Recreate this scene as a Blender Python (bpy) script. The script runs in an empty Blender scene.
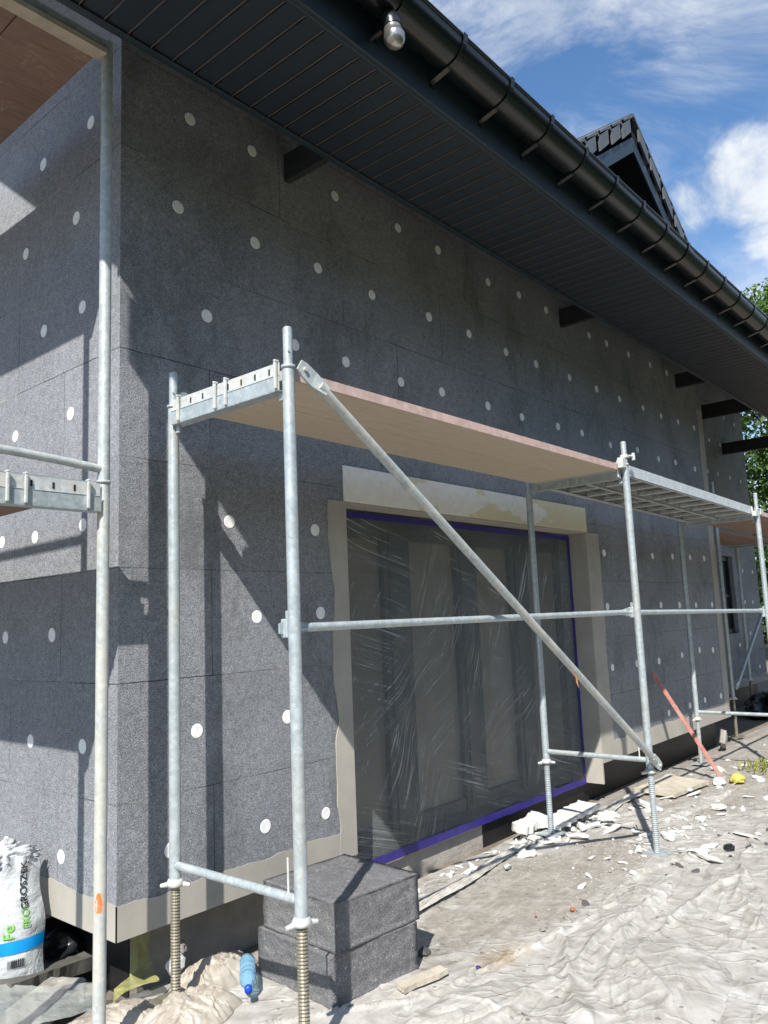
import bpy, bmesh, math, random
import numpy as np
from mathutils import Vector, Matrix, Euler
random.seed(7)
sc = bpy.context.scene
COL = sc.collection
PI = math.pi
SUN_DIR = Vector((1.81, 1.0, -2.17)).normalized()      # the way the light travels

# ---------------------------------------------------------------- helpers
class MB:
    def __init__(s): s.v = []; s.f = []; s.sm = []
    def add(s, vs, fs, smooth=False):
        o = len(s.v); s.v += [tuple(v) for v in vs]
        for f in fs: s.f.append(tuple(i + o for i in f)); s.sm.append(smooth)
        return s
    def box(s, a, b, M=None):
        x0, y0, z0 = a; x1, y1, z1 = b
        vs = [(x0,y0,z0),(x1,y0,z0),(x1,y1,z0),(x0,y1,z0),(x0,y0,z1),(x1,y0,z1),(x1,y1,z1),(x0,y1,z1)]
        if M: vs = [M @ Vector(v) for v in vs]
        return s.add(vs, [(0,3,2,1),(4,5,6,7),(0,1,5,4),(1,2,6,5),(2,3,7,6),(3,0,4,7)])
    def tube(s, a, b, r, n=16, r2=None, caps=True):
        a = Vector(a); b = Vector(b); r2 = r if r2 is None else r2
        d = (b - a).normalized(); u = d.orthogonal().normalized(); w = d.cross(u)
        ra = [a + (u*math.cos(t)+w*math.sin(t))*r for t in [2*PI*i/n for i in range(n)]]
        rb = [b + (u*math.cos(t)+w*math.sin(t))*r2 for t in [2*PI*i/n for i in range(n)]]
        s.add(ra+rb, [(i,(i+1)%n,n+(i+1)%n,n+i) for i in range(n)], True)
        if caps: s.add(ra, [tuple(range(n))[::-1]]); s.add(rb, [tuple(range(n))])
        return s
    def path(s, pts, r, n=12):
        for i in range(len(pts)-1): s.tube(pts[i], pts[i+1], r, n)
        return s
    def lathe(s, c, prof, n=20, axis=None, smooth=True):
        c = Vector(c); M = Matrix.Identity(3) if axis is None else Vector((0,0,1)).rotation_difference(Vector(axis)).to_matrix()
        vs = []; k = len(prof)
        for i in range(n):
            t = 2*PI*i/n
            for (r, z) in prof: vs.append(c + M @ Vector((r*math.cos(t), r*math.sin(t), z)))
        fs = [(i*k+j, ((i+1)%n)*k+j, ((i+1)%n)*k+j+1, i*k+j+1) for i in range(n) for j in range(k-1)]
        s.add(vs, fs, smooth); return s
    def prism(s, pts, off):
        n = len(pts); off = Vector(off); a = [Vector(p) for p in pts]; b = [p+off for p in a]
        return s.add(a+b, [tuple(range(n))[::-1], tuple(range(n, 2*n))]+[(i,(i+1)%n,n+(i+1)%n,n+i) for i in range(n)])
    def quad(s, *p): return s.add(p, [tuple(range(len(p)))])
    def build(s, name, mat, parent=None, bevel=0):
        me = bpy.data.meshes.new(name)
        o = bpy.data.objects.new(name, me); COL.objects.link(o)
        L = Vector((0,0,0))
        if parent is not None:
            o.parent = parent; p = parent
            while p is not None: L += p.location; p = p.parent
        me.from_pydata([tuple(Vector(v)-L) for v in s.v], [], s.f)
        me.polygons.foreach_set('use_smooth', s.sm); me.update()
        if not bevel is None:
            bm = bmesh.new(); bm.from_mesh(me); bmesh.ops.recalc_face_normals(bm, faces=bm.faces); bm.to_mesh(me); bm.free()
        if mat: me.materials.append(mat)
        if bevel:
            m = o.modifiers.new('bevel', 'BEVEL'); m.width = bevel; m.segments = 2; m.limit_method = 'ANGLE'
        return o

def tag(o, label=None, cat=None, group=None, kind=None):
    if label: o['label'] = label
    if cat: o['category'] = cat
    if group: o['group'] = group
    if kind: o['kind'] = kind
    return o
def thing(name, loc, label, cat, group=None):
    o = bpy.data.objects.new(name, None); COL.objects.link(o); o.location = loc; o.empty_display_size = .1
    return tag(o, label, cat, group)
def copy_tree(root, loc, rot=None, scale=None):
    r = root.copy(); COL.objects.link(r); r.location = loc
    if rot: r.rotation_euler = rot
    if scale: r.scale = scale
    for ch in list(root.children):
        c = ch.copy(); COL.objects.link(c); c.parent = r
    return r

# ---- numpy noise
_R = np.random.RandomState(3).rand(256, 256)
def vnoise(x, y, s=0):
    x = np.asarray(x, float)+s*17.3; y = np.asarray(y, float)+s*9.7
    xi = np.floor(x).astype(int); yi = np.floor(y).astype(int); fx = x-xi; fy = y-yi
    fx = fx*fx*(3-2*fx); fy = fy*fy*(3-2*fy)
    a = _R[xi%256, yi%256]; b = _R[(xi+1)%256, yi%256]; c = _R[xi%256, (yi+1)%256]; d = _R[(xi+1)%256, (yi+1)%256]
    return (a*(1-fx)+b*fx)*(1-fy)+(c*(1-fx)+d*fx)*fy
def fbm(x, y, s=0, o=4):
    t = 0; a = .5
    for i in range(o): t = t+a*vnoise(x*2**i, y*2**i, s+i*5); a *= .5
    return t
def ridge(x, y, s=0, o=3):
    t = 0; a = .5
    for i in range(o): t = t+a*(1-np.abs(2*vnoise(x*2**i, y*2**i, s+i*7)-1))**3; a *= .5
    return t

# ---------------------------------------------------------------- materials
class NT:
    def __init__(s, name):
        s.m = bpy.data.materials.new(name); s.m.use_nodes = True; s.t = s.m.node_tree; s.n = s.t.nodes; s.b = s.n['Principled BSDF']
        s.tc = s.n.new('ShaderNodeTexCoord'); s.co = s.tc.outputs['Object']
    def N(s, t, **k):
        n = s.n.new(t)
        for a, v in k.items():
            if a in ('op',): n.operation = v
            elif a == 'blend': n.blend_type = v
            elif hasattr(n, a) and a not in n.inputs: setattr(n, a, v)
            else: n.inputs[a].default_value = v
        return n
    def L(s, a, b): s.t.links.new(a, b)
    def mapping(s, scale, rot=(0,0,0), loc=(0,0,0), src=None):
        m = s.N('ShaderNodeMapping'); m.inputs['Scale'].default_value = scale; m.inputs['Rotation'].default_value = rot; m.inputs['Location'].default_value = loc
        s.L(src or s.co, m.inputs['Vector']); return m.outputs[0]
    def map2(s, rot, scale):
        return s.mapping(scale, src=s.mapping((1,1,1), rot=rot))
    def noise(s, scale, detail=4, rough=.55, src=None, dist=0):
        n = s.N('ShaderNodeTexNoise'); n.inputs['Scale'].default_value = scale; n.inputs['Detail'].default_value = detail
        n.inputs['Roughness'].default_value = rough; n.inputs['Distortion'].default_value = dist
        s.L(src or s.co, n.inputs['Vector']); return n.outputs['Fac']
    def ramp(s, src, stops):
        r = s.N('ShaderNodeValToRGB'); e = r.color_ramp.elements
        while len(e) < len(stops): e.new(.5)
        for el, (p, c) in zip(e, stops):
            el.position = p; el.color = (*c, 1) if hasattr(c, '__len__') else (c, c, c, 1)
        s.L(src, r.inputs[0]); return r.outputs[0]
    def mix(s, f, a, b, blend='MIX'):
        m = s.N('ShaderNodeMix'); m.data_type = 'RGBA'; m.blend_type = blend
        for ix, v in ((0, f), (6, a), (7, b)):
            sock = m.inputs[ix]
            if hasattr(v, 'links'): s.L(v, sock)
            elif hasattr(v, '__len__'): sock.default_value = (*v, 1)[:4]
            else: sock.default_value = v if ix == 0 else (v, v, v, 1)
        return m.outputs[2]
    def math(s, op, a, b=None, clamp=False):
        m = s.N('ShaderNodeMath'); m.operation = op; m.use_clamp = clamp
        for i, v in enumerate((a, b)):
            if v is None: continue
            if hasattr(v, 'links'): s.L(v, m.inputs[i])
            else: m.inputs[i].default_value = v
        return m.outputs[0]
    def bump(s, h, strength=.3, dist=.01):
        b = s.N('ShaderNodeBump'); b.inputs['Strength'].default_value = strength; b.inputs['Distance'].default_value = dist
        s.L(h, b.inputs['Height'])
        if s.b.inputs['Normal'].links: s.L(s.b.inputs['Normal'].links[0].from_socket, b.inputs['Normal'])
        s.L(b.outputs[0], s.b.inputs['Normal'])
    def fin(s, col=None, rough=.6, metal=0, spec=None):
        if col is not None:
            if hasattr(col, 'links'): s.L(col, s.b.inputs['Base Color'])
            else: s.b.inputs['Base Color'].default_value = (*col, 1)
        if hasattr(rough, 'links'): s.L(rough, s.b.inputs['Roughness'])
        else: s.b.inputs['Roughness'].default_value = rough
        s.b.inputs['Metallic'].default_value = metal
        if spec is not None: s.b.inputs['Specular IOR Level'].default_value = spec
        return s.m

def simple(name, a, b=None, rough=.6, metal=0, scale=8, bscale=60, bstr=.15, spec=None):
    t = NT(name); b = b or tuple(c*.75 for c in a)
    c = t.ramp(t.noise(scale, 5, .6), [(.35, b), (.65, a)])
    if bstr: t.bump(t.noise(bscale, 3), bstr, .004)
    return t.fin(c, rough, metal, spec)

def eps_mat(name, axis, seams=True, base=.275, tint=(.96, 1.0, 1.08)):
    t = NT(name)
    sp = t.N('ShaderNodeSeparateXYZ'); t.L(t.co, sp.inputs[0])
    cb = t.N('ShaderNodeCombineXYZ'); t.L(sp.outputs[0 if axis == 'x' else 1], cb.inputs[0])
    z = t.math('ADD', sp.outputs[2], -.348); t.L(z, cb.inputs[1])
    vo = t.N('ShaderNodeTexVoronoi'); vo.inputs['Scale'].default_value = 290 if seams else 300; t.L(t.co, vo.inputs['Vector'])
    sepc = t.N('ShaderNodeSeparateColor'); t.L(vo.outputs['Color'], sepc.inputs[0])
    bead = t.ramp(sepc.outputs[0], [(0, .60), (.5, .95), (1, 1.48)])
    big = t.ramp(t.noise(1.3, 5, .6), [(.3, .84), (.7, 1.12)])
    mid = t.ramp(t.noise(26, 5, .7), [(.3, .8), (.7, 1.18)])
    c = t.mix(1, bead, big, 'MULTIPLY'); c = t.mix(1, c, mid, 'MULTIPLY')
    c = t.mix(1, c, tuple(base*k for k in tint), 'MULTIPLY')
    if seams and axis == 'x':
        stn = t.ramp(t.noise(1.9, 7, .75, t.mapping((1.0, 1, .55), loc=(3, 0, 8))), [(.50, 0), (.62, 1)])
        c = t.mix(t.math('MULTIPLY', stn, .42), c, (.075,.08,.077))
        drip = t.ramp(t.noise(5, 5, .7, t.mapping((2.6, 1, .35), loc=(1, 0, 3))), [(.62, 0), (.70, 1)])
        drip = t.math('MULTIPLY', drip, t.ramp(t.noise(.8, 3, .5, t.mapping((1,1,1), loc=(4, 0, 2))), [(.48, 0), (.60, 1)]))
        c = t.mix(t.math('MULTIPLY', drip, .7), c, (.045,.047,.047))
    for sc_, w_, sd_ in ((4.5, .006, 3), (9, .008, 8)):
        nn = t.noise(sc_, 3, .6, t.mapping((1, 1, 1), loc=(sd_, sd_*2, 1)), 1.2)
        ln = t.ramp(t.math('ABSOLUTE', t.math('SUBTRACT', nn, .5)), [(0, 1), (w_, 0)])
        ln = t.math('MULTIPLY', ln, t.ramp(t.noise(1.5, 3, .6, t.mapping((1,1,1), loc=(sd_+5, 1, 4))), [(.58, 0), (.66, 1)]))
        c = t.mix(t.math('MULTIPLY', ln, .5), c, (.05,.052,.058))
    # scuffs: pale rubbed marks and dark pits
    pit = t.ramp(t.noise(14, 3, .8, t.mapping((1, 1, .6))), [(.0, 0), (.71, 0), (.76, 1)])
    c = t.mix(t.math('MULTIPLY', pit, .5), c, (.06, .062, .07))
    rub = t.ramp(t.noise(2.6, 8, .75, t.mapping((1, 1, 1), loc=(4, 2, 1))), [(.55, 0), (.75, 1)])
    c = t.mix(t.math('MULTIPLY', rub, .22), c, (.36, .36, .36))
    if seams:
        br = t.N('ShaderNodeTexBrick'); br.offset = .5; br.offset_frequency = 2
        for k, v in (('Scale', 1), ('Mortar Size', .0024), ('Mortar Smooth', .1), ('Brick Width', 1.0), ('Row Height', .5), ('Bias', 0)): br.inputs[k].default_value = v
        br.inputs['Color1'].default_value = (.95,.95,.95,1); br.inputs['Color2'].default_value = (1.04,1.04,1.04,1); br.inputs['Mortar'].default_value = (1,1,1,1)
        wob = t.N('ShaderNodeVectorMath'); wob.operation = 'ADD'
        wn = t.N('ShaderNodeTexNoise'); wn.inputs['Scale'].default_value = 9; t.L(t.co, wn.inputs['Vector'])
        wv = t.N('ShaderNodeVectorMath'); wv.operation = 'SCALE'; wv.inputs['Scale'].default_value = .006; t.L(wn.outputs['Color'], wv.inputs[0])
        t.L(cb.outputs[0], wob.inputs[0]); t.L(wv.outputs[0], wob.inputs[1]); t.L(wob.outputs[0], br.inputs['Vector'])
        c = t.mix(1, c, br.outputs['Color'], 'MULTIPLY')
        mask = t.ramp(t.noise(1.7, 3, .6, t.mapping((1,1,1), loc=(7,3,5))), [(.42, .16), (.62, .95)])
        kind = t.ramp(t.noise(1.1, 2, .5, t.mapping((1,1,1), loc=(1,9,2))), [(.60, (.035,.036,.04)), (.66, (.5,.46,.34))])
        c = t.mix(t.math('MULTIPLY', br.outputs['Fac'], mask), c, kind)
        h = t.math('MULTIPLY', br.outputs['Fac'], -1); t.bump(h, .5, .004)
    if not seams:
        wh = t.ramp(t.noise(42, 2, .5), [(.68, 0), (.72, 1)]); c = t.mix(t.math('MULTIPLY', wh, .5), c, (.5,.5,.48)); t.bump(t.noise(24, 5, .7), .6, .02)
    t.bump(vo.outputs['Distance'], .6, .005); t.bump(t.noise(9, 4), .25, .01)
    return t.fin(c, .75, 0, .3)

M = {}
M['eps_front'] = eps_mat('graphite insulation front', 'x')
M['eps_side'] = eps_mat('graphite insulation side', 'y')
M['eps_block'] = eps_mat('graphite insulation block', 'x', False, .17, (1, 1, 1.03))
M['cap'] = simple('white fixing cap', (.90,.90,.89), (.78,.78,.77), .7, scale=45, bstr=0)
def render_mat():
    t = NT('base coat render')
    c = t.ramp(t.noise(3, 6, .65), [(.3, (.33,.31,.27)), (.7, (.43,.405,.355))])
    c = t.mix(t.ramp(t.noise(1.1, 3), [(.45, 0), (.7, .5)]), c, (.30,.285,.26))
    t.bump(t.noise(55, 4, .7), .3, .003)
    return t.fin(c, .85)
M['render'] = render_mat()
def box_mat():
    t = NT('shutter box board')
    sp = t.N('ShaderNodeSeparateXYZ'); t.L(t.co, sp.inputs[0])
    n = t.math('ADD', t.noise(2.0, 4, .5, t.mapping((.7, 1, 2.0), loc=(3.1, 0, .4))), t.math('MULTIPLY', t.math('ADD', sp.outputs[0], -2.8), .07))
    c = t.ramp(n, [(.0, (.84,.82,.77)), (.535, (.80,.77,.70)), (.55, (.68,.61,.40)), (1, (.62,.55,.36))])
    c = t.mix(t.ramp(t.noise(20, 5), [(.4, 0), (.8, .35)]), c, (.5,.47,.4))
    t.bump(t.noise(40, 4), .2, .004)
    return t.fin(c, .8)
M['shutter'] = box_mat()
M['membrane'] = simple('black bitumen membrane', (.018,.018,.02), (.010,.010,.011), .45, scale=4, bscale=14, bstr=.5)
def conc():
    t = NT('grey rough concrete')
    c = t.ramp(t.noise(5, 7, .7), [(.3, (.30,.28,.25)), (.7, (.46,.43,.38))])
    t.bump(t.noise(18, 6, .7), .6, .02)
    return t.fin(c, .9)
M['concrete'] = conc()
M['anthracite'] = simple('anthracite coated steel', (.020,.034,.047), (.016,.028,.040), .40, 0, scale=2, bscale=6, bstr=.04)
M['gutter'] = simple('anthracite gutter steel', (.009,.013,.014), (.007,.010,.011), .24, 0, scale=2, bscale=5, bstr=.03)
def soff():
    t = NT('soffit panel')
    c = t.ramp(t.noise(3, 5, .6, t.mapping((1,.4,1))), [(.3, (.013,.021,.031)), (.7, (.019,.029,.041))])
    c = t.mix(t.ramp(t.noise(7, 6, .7), [(.62, 0), (.8, .25)]), c, (.05,.048,.045))
    return t.fin(c, .5)
M['soffit'] = soff()
M['joint'] = simple('soffit joint', (.115,.10,.088), (.085,.074,.066), .5, bstr=0)
M['vtile'] = simple('slate grey tile flap', (.11,.118,.125), (.08,.088,.095), .5)
M['beam'] = simple('grey black beam', (.024,.026,.030), (.016,.018,.021), .8, scale=6)
M['dark'] = simple('dark stained timber', (.014,.015,.017), (.009,.010,.011), .7, scale=6)
def galv(name, a, b, stain=(.55,.50,.38), amt=.25, rough=.42, metal=.35):
    t = NT(name)
    c = t.ramp(t.noise(14, 5, .7), [(.3, b), (.7, a)])
    vo = t.N('ShaderNodeTexVoronoi'); vo.inputs['Scale'].default_value = 60; t.L(t.co, vo.inputs['Vector'])
    sp = t.N('ShaderNodeSeparateColor'); t.L(vo.outputs['Color'], sp.inputs[0])
    c = t.mix(.5, c, t.mix(1, c, t.ramp(sp.outputs[1], [(0, .75), (1, 1.2)]), 'MULTIPLY'))
    st = t.ramp(t.noise(5, 6, .7, t.mapping((1,1,.35))), [(.5, 0), (.62, 1)])
    c = t.mix(t.math('MULTIPLY', st, amt), c, stain)
    sp2 = t.ramp(t.noise(38, 3, .6), [(.64, 0), (.68, 1)])
    c = t.mix(t.math('MULTIPLY', sp2, .75), c, (.62,.60,.54))
    t.bump(t.noise(90, 3), .12, .002)
    return t.fin(c, rough, metal)
M['steel'] = galv('galvanised tube', (.50,.56,.58), (.36,.41,.43))
M['steel_dirty'] = galv('splashed tube', (.50,.53,.52), (.36,.40,.40), (.60,.56,.47), .5, .55, .2)
M['spindle'] = galv('yellow zinc spindle', (.40,.37,.28), (.27,.25,.19), (.3,.28,.2), .3, .4, .6)
M['alu'] = galv('aluminium rail', (.70,.71,.72), (.58,.60,.60), (.5,.46,.38), .3, .4, .4)
M['claw'] = galv('pale cast claw', (.62,.64,.62), (.5,.52,.5), (.6,.55,.42), .5, .5, .2)
M['slot'] = simple('slot dark', (.02,.02,.02), None, .8, bstr=0)
def ply(name, a, b, c3, stain):
    t = NT(name)
    g = t.noise(7, 7, .65, t.mapping((.6, 9, 9)), 1.2)
    c = t.ramp(g, [(.3, b), (.6, a)])
    c = t.mix(t.ramp(t.noise(22, 4, .6, t.mapping((.25, 6, 6))), [(.55, 0), (.75, .7)]), c, c3)
    c = t.mix(t.ramp(t.noise(6, 7, .75), [(.56, 0), (.66, 1)]), c, stain)
    t.bump(g, .2, .003)
    return t.fin(c, .75)
M['ply'] = ply('birch plywood', (.56,.47,.36), (.48,.39,.29), (.28,.19,.13), (.52,.45,.36))
M['ply_red'] = ply('red plywood', (.26,.17,.13), (.17,.105,.08), (.10,.06,.045), (.38,.31,.25))
M['ply_edge'] = simple('pinkish plywood edge', (.56,.41,.37), (.42,.30,.265), .8, scale=18, bscale=90)
def sheet_mat():
    t = NT('site protection sheet')
    at = t.N('ShaderNodeAttribute', attribute_name='dirt'); d = at.outputs['Fac']
    c = t.ramp(t.noise(3.2, 6, .65), [(.3, (.46,.45,.42)), (.7, (.56,.55,.52))])
    # woven ribs
    dust = t.ramp(t.noise(9, 7, .75), [(.42, 0), (.62, 1)])
    c = t.mix(t.math('MULTIPLY', dust, .5), c, (.22,.195,.16))
    dirtc = t.ramp(t.noise(16, 7, .75), [(.3, (.20,.18,.15)), (.52, (.30,.275,.24)), (.72, (.42,.40,.36))])
    dm = t.math('ADD', d, t.math('MULTIPLY', t.math('ADD', t.noise(5, 8, .8), -.5), 1.5))
    dm = t.ramp(dm, [(.42, 0), (.58, 1)])
    c = t.mix(dm, c, dirtc)
    pale = t.ramp(t.noise(3.4, 7, .8, t.mapping((.6, 3.4, 1), rot=(0,0,.35)), .6), [(.53, 0), (.60, 1)])
    c = t.mix(t.math('MULTIPLY', pale, t.math('MULTIPLY', dm, .75)), c, (.40,.385,.35))
    at2 = t.N('ShaderNodeAttribute', attribute_name='ochre')
    om = t.math('MULTIPLY', at2.outputs['Fac'], t.ramp(t.noise(14, 6, .8), [(.40, 0), (.56, 1)]))
    c = t.mix(om, c, (.36,.23,.09))
    g = t.ramp(t.noise(75, 2, .5), [(.66, 0), (.72, 1)])
    c = t.mix(t.math('MULTIPLY', g, .45), c, (.17,.15,.12))
    at3 = t.N('ShaderNodeAttribute', attribute_name='crumb')
    vc = t.N('ShaderNodeTexVoronoi'); vc.inputs['Scale'].default_value = 52; t.L(t.mapping((1,1.2,1), rot=(0,0,.5)), vc.inputs['Vector'])
    vcs = t.N('ShaderNodeSeparateColor'); t.L(vc.outputs['Color'], vcs.inputs[0])
    cm = t.math('GREATER_THAN', t.math('ADD', vcs.outputs[0], t.math('MULTIPLY', at3.outputs['Fac'], .50)), 1.02)
    cm = t.math('MULTIPLY', cm, t.ramp(vc.outputs['Distance'], [(.30, 1), (.42, 0)]))
    c = t.mix(cm, c, (.62,.62,.60)); t.bump(cm, .8, .006)
    vd = t.N('ShaderNodeTexVoronoi'); vd.inputs['Scale'].default_value = 27; t.L(t.mapping((1.2,1,1), rot=(0,0,1.1)), vd.inputs['Vector'])
    vds = t.N('ShaderNodeSeparateColor'); t.L(vd.outputs['Color'], vds.inputs[0])
    dk = t.math('MULTIPLY', t.math('GREATER_THAN', vds.outputs[1], .93), t.ramp(vd.outputs['Distance'], [(.20, 1), (.30, 0)]))
    c = t.mix(t.math('MULTIPLY', dk, .7), c, (.13,.12,.11)); t.bump(dk, .6, .006)
    rn = t.N('ShaderNodeTexNoise'); rn.noise_type = 'RIDGED_MULTIFRACTAL'; t.L(t.mapping((1,1,1), rot=(0,0,.3)), rn.inputs['Vector'])
    rn.inputs['Scale'].default_value = 5.5; rn.inputs['Detail'].default_value = 6; rn.inputs['Roughness'].default_value = .6; rn.inputs['Distortion'].default_value = .7
    clean = t.math('SUBTRACT', 1.0, t.math('MULTIPLY', dm, .8))
    t.bump(t.math('MULTIPLY', rn.outputs['Fac'], clean), .28, .008)
    r2 = t.N('ShaderNodeTexNoise'); r2.noise_type = 'RIDGED_MULTIFRACTAL'; t.L(t.map2((0,0,.25), (1,2.6,1)), r2.inputs['Vector'])
    r2.inputs['Scale'].default_value = 11; r2.inputs['Detail'].default_value = 4; r2.inputs['Distortion'].default_value = .5
    t.bump(t.math('MULTIPLY', r2.outputs['Fac'], clean), .22, .005)
    for sc_, rt_, st_, w_, seed_ in ((.9, .2, 1.9, .007, 1), (1.7, -.25, 2.4, .009, 6), (3.0, .9, 1.6, .010, 11)):
        nn = t.noise(sc_, 2.5, .5, t.mapping((1, st_, 1), src=t.mapping((1,1,1), rot=(0,0,rt_), loc=(seed_, 0, 0))), .35)
        ln = t.ramp(t.math('ABSOLUTE', t.math('SUBTRACT', nn, .5)), [(0, 1), (w_, 0)])
        ln = t.math('MULTIPLY', ln, t.ramp(t.noise(2.4, 3, .6, t.mapping((1,1,1), loc=(seed_+3, 2, 0))), [(.48, 0), (.60, 1)]))
        c = t.mix(t.math('MULTIPLY', t.math('MULTIPLY', ln, clean), .5), c, (.19,.165,.135))
        t.bump(t.math('MULTIPLY', t.ramp(t.math('ABSOLUTE', t.math('SUBTRACT', nn, .5)), [(0, 1), (w_*4, 0)]), clean), .40, .009)
    gp = t.ramp(t.noise(2.1, 7, .75, t.mapping((1, 1.8, 1), loc=(2, 6, 0))), [(.57, 0), (.66, 1)])
    c = t.mix(t.math('MULTIPLY', gp, .5), c, (.235,.21,.175))
    cre = t.ramp(rn.outputs['Fac'], [(.0, 1), (.25, 0)])
    c = t.mix(t.math('MULTIPLY', t.math('MULTIPLY', cre, clean), .35), c, (.20,.175,.145))
    t.bump(t.noise(34, 7, .8), .25, .006); t.bump(t.noise(130, 3), .2, .002)
    t.b.inputs['Subsurface Weight'].default_value = 0
    return t.fin(c, t.ramp(t.noise(6, 4), [(.3, .38), (.7, .75)]), 0, .45)
M['sheet'] = sheet_mat(); M['sheet2'] = M['sheet']
def soil():
    t = NT('soil and grass')
    c = t.ramp(t.noise(1.5, 9, .75), [(.3, (.13,.105,.08)), (.55, (.22,.19,.15)), (.75, (.32,.29,.24))])
    gr = t.ramp(t.noise(3.5, 8, .75), [(.3, (.018,.032,.010)), (.7, (.05,.075,.022))])
    sp = t.N('ShaderNodeSeparateXYZ'); t.L(t.co, sp.inputs[0])
    d = t.math('ADD', sp.outputs[1], t.math('MULTIPLY', t.noise(.8, 5, .7), 1.6))
    c = t.mix(t.ramp(t.math('MULTIPLY', t.math('ADD', d, 4.2), 1.4, True), [(.3, 0), (.7, 1)]), gr, c)
    t.bump(t.noise(8, 8, .75), .7, .05)
    return t.fin(c, .95)
M['soil'] = soil()
M['foam'] = simple('white expanded foam', (.66,.66,.64), (.50,.49,.46), .8, scale=12, bscale=110, bstr=.5)
M['foam_cream'] = simple('cream foam strip', (.50,.45,.36), (.38,.34,.27), .8, scale=12, bscale=90, bstr=.5)
M['rubble'] = simple('dark rubble', (.12,.115,.11), (.05,.05,.05), .85, scale=12, bscale=40, bstr=.6)
M['stone'] = simple('grey stone chip', (.33,.31,.28), (.20,.19,.17), .9, scale=20, bscale=50, bstr=.5)
M['brickred'] = simple('red brick chip', (.42,.14,.08), (.30,.10,.06), .85, scale=20)
M['tape'] = simple('violet masking tape', (.035,.024,.23), (.022,.016,.15), .4, scale=14, bscale=30, bstr=.3)
M['frame'] = simple('anthracite window frame', (.010,.016,.023), (.007,.012,.018), .4, bstr=0)
def pane():
    t = NT('dark glass with painted reflection')
    c = t.ramp(t.noise(1.4, 5, .6), [(.3, (.12,.105,.085)), (.7, (.20,.175,.14))])  # lighter brown-grey colour stands in for light reflected at the panes
    return t.fin(c, .25, 0, .5)
M['pane'] = pane()
def film():
    t = NT('stretched clear film')
    wv1 = t.noise(1, 5, .65, t.map2((0, .62, 0), (2.2, 1, 110)), .5)
    wv2 = t.noise(1, 5, .65, t.map2((0, -.30, 0), (1.8, 1, 90)), .8)
    wv3 = t.noise(1, 5, .65, t.map2((0, 1.15, 0), (2, 1, 80)), .6)
    m1 = t.ramp(t.noise(1.1, 2, .4, t.mapping((1,1,1), loc=(2,0,3))), [(.42, 0), (.58, 1)])
    m2 = t.ramp(t.noise(1.4, 2, .4, t.mapping((1,1,1), loc=(8,0,1))), [(.46, 0), (.60, 1)])
    wv = t.mix(m2, t.mix(m1, wv1, wv2), wv3)
    st = t.ramp(wv, [(.51, 0), (.66, 1)])
    gate = t.ramp(t.noise(2.3, 5, .7), [(.30, .35), (.58, 1)])
    st = t.math('MULTIPLY', st, gate)
    t.bump(wv, .55, .02); t.bump(t.noise(4, 3), .3, .05)
    a = t.math('ADD', t.math('MULTIPLY', st, .38), .22)
    a = t.math('ADD', a, t.math('MULTIPLY', t.noise(2.2, 6, .7), .14), True)
    t.L(a, t.b.inputs['Alpha'])
    return t.fin(t.mix(st, (.30,.33,.335), (.56,.59,.60)), .22, 0, .8)
M['film'] = film()
def clearfilm(name, col, alpha):
    t = NT(name)
    n = t.noise(7, 6, .7, dist=.8)
    t.bump(n, .6, .03)
    t.L(t.math('ADD', t.math('MULTIPLY', n, .5), alpha-.25, True), t.b.inputs['Alpha'])
    return t.fin(t.ramp(t.noise(12, 5), [(.3, tuple(c*.7 for c in col)), (.7, col)]), .3, 0, .6)
M['yellowfoil'] = clearfilm('yellow translucent foil', (.50,.49,.20), .7)
M['greyfoil'] = clearfilm('grey translucent foil', (.55,.58,.55), .45)
def bagm():
    t = NT('white woven plastic')
    c = t.ramp(t.noise(6, 5), [(.3, (.40,.43,.45)), (.7, (.52,.55,.56))])
    c = t.mix(t.ramp(t.noise(11, 7, .8), [(.52, 0), (.72, .5)]), c, (.26,.23,.20))
    t.bump(t.noise(9, 5, .6, dist=.6), .7, .03); t.bump(t.noise(28, 4, .6, dist=.9), .4, .008)
    return t.fin(c, .38)
M['bag'] = bagm()
M['blue'] = simple('bright blue print', (.0,.30,.72), (.0,.24,.62), .35, bscale=12)
M['green'] = simple('green print', (.18,.50,.06), None, .4, bstr=0)
M['black'] = simple('black print', (.02,.02,.02), None, .4, bstr=0)
M['blackbag'] = simple('black plastic', (.014,.016,.020), (.010,.010,.012), .28, scale=5, bscale=12, bstr=.9)
M['redpaint'] = simple('worn red paint', (.42,.13,.10), (.46,.27,.22), .7, scale=16, bscale=40)
M['orange'] = simple('orange paint mark', (.85,.16,.03), (.70,.20,.08), .6, scale=30, bstr=0)
M['yellow'] = simple('yellow rag', (.55,.50,.09), (.38,.34,.08), .7, scale=12)
M['rust'] = simple('dry leaf', (.50,.24,.10), (.35,.15,.06), .7, scale=40)
M['timber'] = simple('grey weathered timber', (.12,.115,.10), (.07,.068,.06), .85, scale=10, bscale=50, bstr=.5)
M['purple'] = simple('violet plastic', (.05,.03,.20), None, .5)
def bottle_m():
    t = NT('blue bottle plastic')
    t.b.inputs['Transmission Weight'].default_value = .65; t.b.inputs['IOR'].default_value = 1.2
    t.bump(t.noise(30, 3), .3, .01)
    return t.fin((.38,.66,.86), .18)
M['bottle'] = bottle_m()
M['bluecap'] = simple('blue bottle cap', (.0,.06,.55), None, .4, bstr=0)
def lampm():
    t = NT('ribbed lamp reflector'); t.bump(t.noise(60, 2), .2, .004)
    return t.fin((.42,.41,.38), .25, .8)
M['lamp'] = lampm()
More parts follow.
